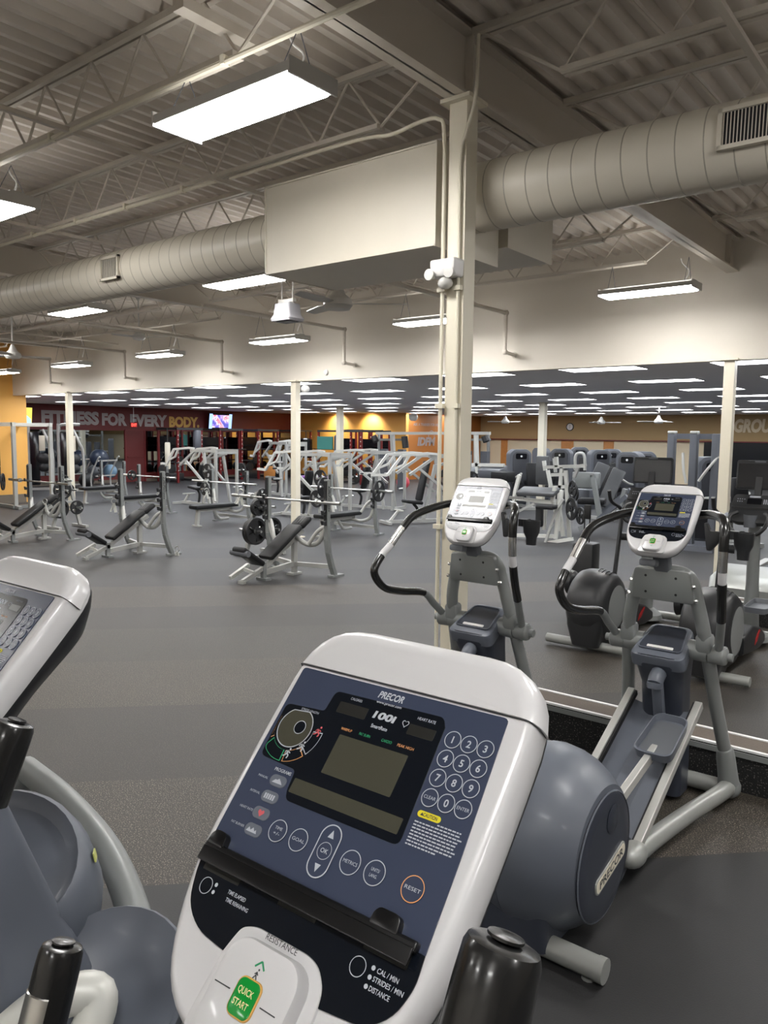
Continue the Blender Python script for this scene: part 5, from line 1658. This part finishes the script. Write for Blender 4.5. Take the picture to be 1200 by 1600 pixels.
# ------------------------------------------------------------------ dark red rigs along the back
def rack_proto():
    root = empty('power_rack', (0, 0, 0))
    for x in (-.6, .6):
        for y in (-.65, .65):
            m = MB(); m.box((x, y, 1.12), (.08, .08, 2.24)); m.build('post', M_RACKRED, root, smooth=False)
    m = MB()
    for y in (-.65, .65): m.bar((-.66, y, 2.2), (.66, y, 2.2), .09, .09)
    for x in (-.6, .6): m.bar((x, -.65, 2.2), (x, .65, 2.2), .07, .08); m.bar((x, -.65, .06), (x, .65, .06), .07, .08)
    m.build('top_beam', M_BLACKP, root, smooth=False)
    m = MB()
    for x in (-.6, .6):
        for k in range(9): m.box((x, -.70, .5 + .18 * k), (.03, .012, .05))
    m.build('adjustment_hole', M_GYMW, root, smooth=False)
    m = MB(); m.bar((-.8, -.72, 1.35), (.8, -.72, 1.35), .035, .035); m.bar((-.6, .65, .8), (.6, .65, .8), .05, .05); m.bar((-.6, .65, 1.5), (.6, .65, 1.5), .05, .05); m.build('cross_bar', M_BLACKP, root, smooth=False)
    for x in (-.45, .0, .42):
        m = MB(); m.lathe([(.06, 0), (.21, .01), (.21, .07), (.06, .08)], (x, .56, .5 + .35 * (x > .1)), 'Y', 16); m.build('stored_disc', M_PLATE, root)
    m = MB(); m.box((0, .64, 1.55), (1.1, .03, .62)); m.build('masking_board', M_SCREEN, root, smooth=False)  # added dark board, tones down the bright gaps between the posts
    m = MB(); m.box((0, .62, .18), (1.15, .25, .30), bev=.02); m.build('storage_tray', M_BLACKP, root)
    return root
rk = rack_proto()
RACKS = [(-26.9, 20.2, PI / 2, 'dark red power rack below the gold lettering'), (-26.9, 22.4, PI / 2, 'dark red power rack directly under the lit wall television'), (-26.9, 24.6, PI / 2, 'dark red power rack right of the lit wall television'),
         (-26.9, 26.8, PI / 2, 'dark red power rack in the corner of the maroon and yellow walls'), (-24.5, 27.4, 0, 'dark red power rack before the yellow wall, left of the grey far column'), (-22.5, 27.4, 0, 'dark red power rack before the yellow wall, right of the grey far column'), (-20.9, 24.8, 0, 'dark red power rack beside the cable crossover')]
for i, (x, y, rz, lb) in enumerate(RACKS):
    o = rk if i == 0 else copy_tree(rk)
    o.location = (x, y, 0); o.rotation_euler = (0, 0, rz); tag(o, lb, 'power rack', 'dark red power racks')
# hanging bags and bands
for i, (px, py, Y, r, h, mt, lb) in enumerate(((308, 690, 20.6, .17, .95, M_GYMD, 'grey punch bag hanging left of the lit television'), (262, 712, 17.8, .10, 1.0, M_CREAM, 'pale rolled mat hanging in the dark red rack below the gold lettering'), (529, 700, 25.2, .20, 1.1, M_GREYP, 'grey punch bag hanging before the far column'), (478, 700, 26.0, .30, .9, M_SCREEN, 'dark padded block right of the soffit column'))):
    p = at_y(px, py, Y)
    bag = empty('punch_bag', (p.x, p.y, p.z - h / 2), 0, lb, 'bag', 'hanging bags in the racks')
    m = MB(); m.lathe([(r * .8, 0), (r, .05), (r, h - .05), (r * .8, h)], n=18); m.build('bag_body', mt, bag)
    m = MB(); m.cyl((0, 0, h), (0, 0, max(h + .1, 2.2 - p.z + h / 2)), .02, n=6); m.build('strap', M_RUBBER, bag)
p = at_y(508, 692, 25.0)
m = MB(); m.box((0, 0, 0), (.9, .06, .55)); o = m.build('resistance_bands', M_TEAL, loc=p); tag(o, 'bunch of teal exercise bands hanging on a dark red rack', 'exercise bands')

# ------------------------------------------------------------------ cable crossover with long pale beam
g = Rig('cable_crossover', at_z(668, 757), 'cable crossover with a long pale overhead beam spanning behind the cream column', 'cable crossover')
YB = 22.5
g.bars('overhead_beam', M_GYMW, [(YB, [(588, 677), (766, 677)])], .10)
g.bars('upright', M_GYM, [(YB, [(613, 679), (615, 722), (612, 767)]), (YB, [(744, 679), (744, 722), (744, 769)])], .13)
g.bars('cross_tube', M_TUBEGREY, [(YB + .6, [(590, 687), (636, 687)]), (YB + .6, [(725, 687), (766, 687)]), (YB + .6, [(592, 677), (592, 757)]), (YB + .6, [(763, 677), (763, 757)])], .08)
for px in (600, 628, 730, 758):
    q = at_y(px, 720, YB + .5) - g.r
    m = MB(); m.box((q.x, q.y, .76), (.26, .2, 1.5)); m.build('weight_stack', M_GYMD, g.o, smooth=False)
g.tubes('pulley', M_RUBBER, [(YB - .1, [(584, 682), (588, 690)]), (YB - .1, [(632, 682), (634, 700)]), (YB - .1, [(757, 682), (760, 690)])], .12)
p = at_z(745, 760, 0)
# low padded units in front of it (right of the column)
g = Rig('multi_press', at_z(750, 765), 'blue-grey padded machine low behind the washed-out console', 'gym machine')
g.bars('frame', M_GYMW, [(19.0, [(728, 726), (788, 727)]), (19.0, [(744, 680), (746, 740)]), (19.6, [(735, 740), (742, 726)]), (19.6, [(776, 745), (762, 728)])], .09)
g.slab('pad', M_GREYP, (770, 737, 19.0), (.7, .5, .25), (.3, 0, 0))
g.slab('pad', M_GREYP, (735, 738, 19.2), (.45, .4, .2), (.3, 0, 0))
g.slab('seat', M_VINYL, (786, 745, 18.6), (.5, .5, .28))

# ------------------------------------------------------------------ pulley towers, cage and balls by the left wall
def tower_proto():
    root = empty('pulley_tower', (0, 0, 0))
    m = MB(); m.tube([(-.28, 0, .05), (-.28, 0, 2.0), (-.24, 0, 2.12), (-.1, 0, 2.16), (.28, 0, 2.16)], .05, 8, 3); m.tube([(.35, 0, .05), (.35, .0, 1.2), (.25, -.05, 1.6), (.10, 0, 2.0)], .04, 8, 4); m.bar((-.3, -.5, .05), (-.3, .5, .05), .08, .08); m.bar((-.3, 0, .05), (.4, 0, .05), .08, .08); m.bar((-.28, 0, 1.75), (.3, 0, 1.75), .05, .05)
    m.build('frame', M_GYM, root)
    m = MB(); m.box((-.12, .05, 1.05), (.24, .26, 1.75), bev=.03); m.build('stack_shroud', M_SCREEN, root)
    m = MB(); m.box((.08, -.05, 1.55), (.16, .04, .5), bev=.01); m.build('instruction_board', M_CREAM, root)
    m = MB(); m.sphere((.10, -.08, 1.05), .19, 12, (1, .6, 1)); m.sphere((.12, -.1, .75), .15, 12, (1, .6, 1)); m.build('pulley_carriage', M_RUBBER, root)
    return root
tw = tower_proto()
for i, (px, lb) in enumerate(((62, 'grey pulley tower with yellow and white board, nearest the yellow wall'), (92, 'grey pulley tower cut by the cream column at the left'))):
    o = tw if i == 0 else copy_tree(tw)
    p = at_y(px, 720, 13.6); o.location = (p.x, 13.6 + .4 * i, 0); o.rotation_euler = (0, 0, 1.0); o.scale = (1.2, 1.2, 1.05); tag(o, lb, 'pulley tower', 'dual pulley towers')
# silver cage at the left edge
g = Rig('half_cage', at_z(25, 795), 'tall silver cage at the left picture edge before the yellow wall mirror', 'power cage')
c1 = at_z(30, 790); 
for dx in (0, -2.1):
    for dy in (0, 1.0):
        m = MB(); m.box((dx, dy, 1.12), (.09, .09, 2.24)); m.build('post', M_GYM, g.o, smooth=False)
m = MB(); m.bar((.05, 0, 2.2), (-2.15, 0, 2.2), .09, .10); m.bar((.05, 1.0, 2.2), (-2.15, 1.0, 2.2), .09, .10); m.bar((0, 0, 2.2), (0, 1.0, 2.2), .07, .08); m.build('top_beam', M_GYMW, g.o, smooth=False)
m = MB(); m.bar((.15, 0, .05), (-2.2, 0, .05), .10, .08); m.bar((.0, -.1, .05), (0, 1.1, .05), .10, .08); m.bar((.35, -.05, .04), (0, 0, .05), .1, .07); m.build('base_rail', M_TUBEGREY, g.o, smooth=False)
plate(V((-20.1, 9.55, .72)), .22, 'black plate on the silver cage at the left picture edge', 'plates on the cage', rz=.9)
# ball racks
def ball_rack(px, lb):
    p = at_y(px, 720, 15.9)
    root = empty('ball_rack', (p.x, 15.9, 0), -1.2, lb, 'ball rack', 'exercise ball racks')
    m = MB()
    for x in (-.55, .55): m.tube([(x, -.3, .03), (x, -.28, .5), (x, 0, 1.05), (x, .1, 1.15)], .03, 8, 4)
    m.bar((-.55, 0, 1.0), (.55, 0, 1.0), .05, .05); m.bar((-.7, -.3, .04), (.7, -.3, .04), .06, .06); m.bar((-.55, -.1, .45), (.55, -.1, .45), .04, .04); m.build('frame', M_GYM, root)
    return p
for i, px in enumerate((128, 168)):
    ball_rack(px, ['silver ball rack nearer the yellow wall, in front of the mirror', 'silver ball rack closer to the red door, in front of the mirror'][i])
for i, (px, py, Y, r, mt, lb) in enumerate(((120, 716, 15.9, .33, M_BALL, 'large navy exercise ball held up in the rack near the column'), (155, 716, 16.0, .34, M_BALL, 'large navy exercise ball held up in the rack nearer the red door'), (135, 750, 15.4, .27, M_RUBBER, 'black exercise ball on the floor between the ball racks'), (148, 737, 16.4, .27, M_GREYP, 'grey exercise ball low in the ball rack'), (172, 736, 16.6, .26, M_BALLB, 'pale blue exercise ball low in the ball rack'))):
    p = at_y(px, py, Y)
    m = MB(); m.sphere((0, 0, 0), r, 20); o = m.build('exercise_ball', mt, loc=p); tag(o, lb, 'ball', 'exercise balls')


# ------------------------------------------------------------------ selectorised weight towers along the tan wall
mat('panel_dark', srgb(66, 67, 72), .35)
def selector_proto():
    root = empty('weight_machine', (0, 0, 0))
    m = MB(); m.prism(round_corner([(-.33, 0), (.33, 0), (.33, 1.55), (.2, 1.66), (-.2, 1.66), (-.33, 1.55)], .06, 4), frame((0, .16, 0), (1, 0, 0), (0, 0, 1)), .30, .02); m.build('tower', M_GYMD, root)
    m = MB(); m.prism(round_corner([(-.25, .1), (.25, .1), (.25, 1.5), (.16, 1.6), (-.16, 1.6), (-.25, 1.5)], .05, 4), frame((0, -.13, 0), (1, 0, 0), (0, 0, 1)), .03, .008); t = m.build('shroud_panel', MATS['panel_dark'], root)
    m = MB(); m.prism(rrect(.34, .16, .04, 4, 0, 1.46), frame((0, -.155, 0), (1, 0, 0), (0, 0, 1)), .012); m.build('header_label', M_SCREEN, t)
    m = MB(); m.disc((.0, 1.46), .03, frame((0, -.170, 0), (1, 0, 0), (0, 0, 1)), .002); m.build('header_emblem', M_WHITE, t, smooth=False)
    for sx in (-1, 1):
        m = MB(); m.tube([(sx * .2, -.2, .85), (sx * .3, -.6, .9), (sx * .28, -.85, 1.0)], .03, 8, 4); m.build('lever_arm', M_GYMW, root)
        m = MB(); m.box((sx * .19, -.34, .72), (.26, .2, .14), bev=.04); m.build('roller_pad', M_RUBBER, root)
    m = MB(); m.box((0, 0, 0), (.34, .1, .7), bev=.03); b = m.build('backrest', M_VINYL, root, loc=(.0, -.95, .95)); b.rotation_euler = (-.15, 0, 0)
    m = MB(); m.box((0, -.72, .5), (.36, .42, .1), bev=.03); m.build('seat', M_VINYL, root)
    m = MB(); m.bar((0, 0, .05), (0, -1.2, .05), .09, .08); m.bar((-.35, -1.2, .05), (.35, -1.2, .05), .08, .08); m.bar((0, -.72, .06), (0, -.72, .46), .08, .08); m.build('base_frame', M_GYM, root, smooth=False)
    return root
sp_ = selector_proto()
SEL = [(811, 20.0, .9, 'grey weight machine tower right of the washed-out console, seen edge on'), (877, 22.5, .1, 'dark topped weight machine in front of the maple door by the clock'), (936, 22.0, .9, 'tall grey weight machine tower below the right maple door'), (985, 19.3, -.15, 'grey weight machine with wide dark panel and twin roller pads, left of the television'),
       (1004, 20.5, .8, 'grey weight machine peeking out left of the first television'), (846, 23.0, 2.6, 'weight machine with black padded back turned to the camera'), (1108, 16.0, .9, 'grey weight machine tower close behind the soffit column at the right'), (955, 24.0, .3, 'weight machine deep in the hall behind the leg press'), (905, 27.5, .6, 'weight machine half hidden behind the hoop of the ladder frame')]
for i, (px, Y, rz, lb) in enumerate(SEL):
    o = sp_ if i == 0 else copy_tree(sp_)
    p = at_y(px, 720, Y); o.location = (p.x, Y, 0); o.rotation_euler = (0, 0, rz); tag(o, lb, 'weight machine', 'weight stack machines')
# functional trainer behind the first television
p = at_y(1085, 730, 14.5)
ft = empty('functional_trainer', (p.x, 14.5, 0), 0, 'tall dark grey cable trainer between the first television and the right column', 'cable machine')
m = MB()
for x in (-.42, -.02, .36): m.box((x, 0, 1.05), (.13, .16, 2.1), bev=.02)
m.box((-.03, .2, 2.05), (.95, .10, .10)); m.box((-.03, .1, .05), (1.0, .8, .10)); m.build('frame', M_GYMD, ft)
for x in (-.42, -.02):
    m = MB(); m.box((x, 0, 2.12), (.13, .16, .05), bev=.01); m.build('post_cap', M_GYMW, ft)
for x in (-.22, .17):
    m = MB()
    for k in range(8): m.box((x, .05, .25 + .09 * k), (.20, .12, .0895))
    m.build('weight_stack', M_SCREEN, ft, smooth=False)
m = MB(); m.tube([(-.2, -.05, 1.75), (-.16, -.1, 1.45), (-.1, -.1, 1.2)], .025, 8, 4); m.tube([(.42, -.05, 1.7), (.25, -.12, 1.45), (.12, -.12, 1.25)], .025, 8, 4); m.build('pulley_arm', M_GYMW, ft)
# treadmill hood behind the second cable box
p = at_z(1150, 915, .35)
td = empty('treadmill', (-2.25, 10.6, 0), 0, 'silver hooded treadmill deck behind the black elliptical at the right', 'treadmill')
m = MB(); m.loops([[V((x, y0, z0 + z)) for x, z in rrect(w, h, .06, 5)] for y0, z0, w, h in ((-.9, .16, .80, .16), (-.75, .22, .86, .28), (-.2, .26, .86, .34), (.1, .18, .80, .18))]); m.build('motor_hood', M_SILVER, td)
m = MB(); m.box((0, 1.0, .14), (.6, 2.0, .1)); m.build('running_belt', M_RUBBER, td, smooth=False)
for sx in (-1, 1):
    m = MB(); m.box((sx * .36, 1.0, .16), (.12, 2.1, .14), bev=.02); m.build('side_deck', M_GYM, td)
    m = MB(); m.tube([(sx * .42, -.3, .1), (sx * .42, -.35, .9), (sx * .40, -.2, 1.05)], .035, 8, 3); m.build('upright_post', M_GYMD, td)
# upright bike handlebar at the right edge
# ------------------------------------------------------------------ soffit fittings
for i, (x, lb) in enumerate(((-5.95, 'right of the cream column'), (-9.18, 'left of the cream column'), (-12.48, 'above the second soffit column'), (-15.89, 'between the small hanging lamps'), (-19.2, 'next to the yellow wall'))):
    root = empty('sprinkler_pipe', (x, SOFF, 0), 0, 'pale sprinkler pipe dropping into the soffit, ' + lb, 'pipe', 'sprinkler pipes entering the soffit')
    m = MB(); m.cyl((0, -3.4, 3.86), (0, -.30, 3.86), .028); m.cyl((0, -.30, 3.88), (0, -.30, 3.27), .028); m.cyl((0, -.30, 3.28), (0, .0, 3.26), .025)
    m.build('pipe_run', M_STEEL, root)
    for z in (3.86, 3.28):
        m = MB(); m.sphere((0, -.30, z), .046, 10); m.build('pipe_elbow', M_STEEL, root)
    m = MB(); m.lathe([(.05, -.012), (.03, -.02)], (0, 0, 3.26), 'Y', 14); m.build('wall_flange', M_STEEL, root)
p = at_y(510, 582, SOFF - .005)
m = MB(); m.lathe([(.055, 0), (.05, -.035), (.02, -.045)], (0, 0, 0), 'Y', 18); o = m.build('wall_detector', M_WHITE, loc=(p.x, SOFF, p.z)); tag(o, 'small white round detector on the soffit face', 'detector')
# conduit along the column and the joist
cd = empty('electrical_conduit', (GX, COLY, 0), 0, 'thin cream conduit running down the left edge of the emergency-light column', 'conduit', 'conduits on the column')
m = MB(); m.tube([(-2.2, -.05, 4.06), (-.9, -.06, 4.06), (-.55, -.06, 4.03), (-.30, -.07, 4.05), (-.14, -.08, 4.03), (-.09, -.085, 3.9), (-.085, -.085, 3.2), (-.085, -.085, .05)], .013, 8, 5); m.build('conduit_run', M_CREAM, cd)
m = MB()
for z in (2.95, 2.2, 1.4): m.box((-.085, -.09, z), (.06, .03, .03))
m.build('conduit_clip', M_CREAM, cd, smooth=False)
cd = empty('electrical_conduit', (GX, COLY, 0), 0, 'thin cream conduit bending from the beam down the front face of the emergency-light column', 'conduit', 'conduits on the column')
m = MB(); m.tube([(.16, -.10, 4.45), (.15, -.10, 4.1), (.08, -.09, 3.9), (.035, -.082, 3.75), (.035, -.082, 3.2), (.035, -.082, .05)], .012, 8, 5); m.build('conduit_run', M_CREAM, cd)
m = MB()
for z in (2.95, 2.2, 1.4): m.box((.035, -.088, z), (.055, .03, .03))
m.build('conduit_clip', M_CREAM, cd, smooth=False)
for i, (y, z, x0, x1, lb) in enumerate(((3.02, BOTC - .03, -12, 3, 'long pale conduit clipped under the joist above the nearest lamp'), (COLY - .06, BOTC - .04, -12, -5.2, 'long pale conduit under the joist leading to the column'))):
    root = empty('electrical_conduit', (x0, y, z), 0, lb, 'conduit', 'conduits under the joists')
    m = MB(); m.cyl((0, 0, 0), (x1 - x0, 0, 0), .017, n=8); m.build('conduit_run', M_CREAM, root)
    m = MB()
    for k in range(8): m.box(((x1 - x0) * (k + .5) / 8, 0, .01), (.03, .05, .05))
    m.build('conduit_clip', M_CREAM, root, smooth=False)
# emergency light
p = at_y(692, 420, COLY - .16)
em = empty('emergency_light', (p.x, COLY - .13, p.z), 0, 'white twin-headed emergency light on the cream column', 'emergency light')
m = MB(); m.prism(round_corner([(-.10, .065), (.10, .065), (.095, -.05), (-.095, -.05)], .02, 4), frame((0, 0, 0), (1, 0, 0), (0, 0, 1)), .11, .03, w0=-.06); m.build('body', M_WHITE, em)
for sx in (-1, 1):
    m = MB(); m.lathe([(.02, .02), (.034, -.025), (.036, -.035), (.028, -.036)], (sx * .075, -.045, -.035), 'Y', 16); m.build('lamp_head', M_LAMPBODY, em)
m = MB(); m.sphere((0, 0, -.085), .05, 12, (1, 1, .8)); m.build('dome', M_LAMPBODY, em)
m = MB(); m.box((.06, .05, 0), (.06, .10, .06)); m.build('mount', M_WHITE, em, smooth=False)
p = at_y(477, 608, SOFF - .12)
cm = empty('security_camera', tuple(p), 0, 'white security camera on the soffit column behind the middle benches', 'camera', 'security cameras')
m = MB(); m.sphere((0, 0, 0), .085, 12, (1, 1, .9)); m.build('housing', M_WHITE, cm)
m = MB(); m.box((-.08, .08, .02), (.14, .05, .08)); m.build('bracket', M_WHITE, cm, smooth=False)
p = at_y(646, 652, 28.0)
c2_ = copy_tree(cm); c2_.location = p; c2_.scale = (2.4, 2.4, 2.4); tag(c2_, 'white security camera under the low ceiling before the orange wall', 'camera', 'security cameras')
# hanging white box
p = at_y(449, 490, 7.2)
hb = empty('unit_heater', (p.x, 7.2, p.z), 0, 'white tapered box hanging from the joists near the ceiling fan', 'air unit')
m = MB(); m.loops([[V((x, y, z)) for x, y in rrect(w, w * .8, .03, 3)] for z, w in ((-.10, .34), (-.07, .36), (-.02, .30), (.12, .27))]); m.build('body', M_UNIT, hb)
m = MB()
for sx in (-.1, .1): m.cyl((sx, 0, .12), (sx, 0, BOTC - p.z), .01, n=6)
m.box((0, 0, .16), (.26, .06, .04)); m.build('hanger', M_LAMPBODY, hb)
m = MB(); m.box((0, 0, -.105), (.22, .18, .012)); m.build('outlet_grille', M_GREYP, hb, smooth=False)


# ceiling fans
def fan_proto():
    root = empty('ceiling_fan', (0, 0, 0))
    m = MB(); m.lathe([(.03, -.11), (.12, -.10), (.15, -.06), (.14, 0), (.08, .05), (.045, .13), (.03, .16)], n=22); m.build('motor', M_LAMPBODY, root)
    m = MB(); m.cyl((0, 0, .1), (0, 0, .42), .018, n=8); m.lathe([(.02, .38), (.08, .43), (.085, .45)], n=16); m.build('downrod', M_LAMPBODY, root)
    for k in range(3):
        a = 2 * PI * k / 3 + .5
        M = Matrix.Rotation(a, 4, 'Z') @ Matrix.Rotation(.2, 4, 'X')
        m = MB(); m.prism(round_corner([(.10, -.03), (.35, -.075), (.68, -.06), (.70, .04), (.35, .06), (.10, .03)], .03, 3), M, .010, w0=-.045); m.build('blade', M_LAMPBODY, root)
    return root
fn = fan_proto()
FANS = [(6.0, 528, 468, 1.0, 'white ceiling fan under the boxed duct, in front of the soffit'), (7.4, 20, 552, 1.0, 'white ceiling fan near the yellow wall at the left edge'), (8.6, 217, 524, .8, 'white ceiling fan above the small hanging lamps')]
for i, (Y, px, py, s, lb) in enumerate(FANS):
    o = fn if i == 0 else copy_tree(fn)
    p = at_y(px, py, Y); o.location = p; o.rotation_euler = (0, 0, [.16, .8, 0][i]); o.scale = (s, s, s); dr_ = [c for c in KIDS[o.name] if c.name.startswith('downrod')][0]; dr_.scale = (1, 1, max(1, (DECK_Z - p.z) / .45 / s)); tag(o, lb, 'ceiling fan', 'ceiling fans')
for i, (px, Y, lb) in enumerate(((172, 18.5, 'ceiling fan of the low hall in front of the red wall lettering'), (1030, 26, 'ceiling fan of the low hall above the first television'), (790, 25.5, 'ceiling fan of the low hall left of the clock'), (940, 27, 'ceiling fan of the low hall right of the clock'))):
    o = copy_tree(fn); p = at_y(px, 640, Y); o.location = (p.x, Y, LOWZ - .45); o.rotation_euler = (0, 0, i * .7); tag(o, lb, 'ceiling fan', 'ceiling fans')
# small steel ceiling fittings
p = at_z(366, 50, 4.2)
m = MB(); m.bar((0, 0, 0), (.0, .62, 0), .09, .06); o = m.build('strut_channel', M_STEEL, loc=(-3.62, 2.75, 4.30), smooth=False); tag(o, 'short steel strut channel above the nearest hanging lamp', 'strut')

# wooden jump box and a further press behind the soffit column
p = at_z(397, 752)
m = MB(); m.box((0, 0, .3), (.75, .6, .6), bev=.02); o = m.build('jump_box', M_WOOD, loc=(-25.2, 24.0, 0)); tag(o, 'plain wooden jump box on the floor before the dark red racks', 'jump box')
o5 = copy_tree(pm); q = at_z(438, 775); o5.location = (q.x, q.y, 0); o5.rotation_euler = (0, 0, -.25); o5.scale = (1, 1, 1.12); tag(o5, 'tall pale press machine between the soffit column and the dark red racks', 'press machine', 'plate-loaded press machines')
# wall washers over the yellow wall
for i, px in enumerate((518, 571)):
    p = at_y(px, 650, 28.0)
    ld = bpy.data.lights.new('wall_washer', 'SPOT'); ld.energy = 120; ld.color = (1, .90, .68); ld.spot_size = math.radians(120); ld.spot_blend = .8; ld.shadow_soft_size = .08
    lo = bpy.data.objects.new('wall_washer', ld); COL.objects.link(lo); lo.location = (max(p.x, -27.6), 27.95, LOWZ - .06); lo.rotation_euler = (math.radians(38), 0, 0)

# ------------------------------------------------------------------ world and view
w = bpy.data.worlds.new('world'); SC.world = w; w.use_nodes = True
w.node_tree.nodes['Background'].inputs['Color'].default_value = (.9, .92, 1, 1)
w.node_tree.nodes['Background'].inputs['Strength'].default_value = .05
SC.view_settings.view_transform = 'Standard'
SC.view_settings.look = 'None'
SC.view_settings.exposure = 0.72
SC.view_settings.gamma = 1
SC.view_settings.use_curve_mapping = False
try:
    SC.cycles.use_denoising = True
    SC.cycles.max_bounces = 8
    SC.cycles.sample_clamp_indirect = 6
except Exception:
    pass
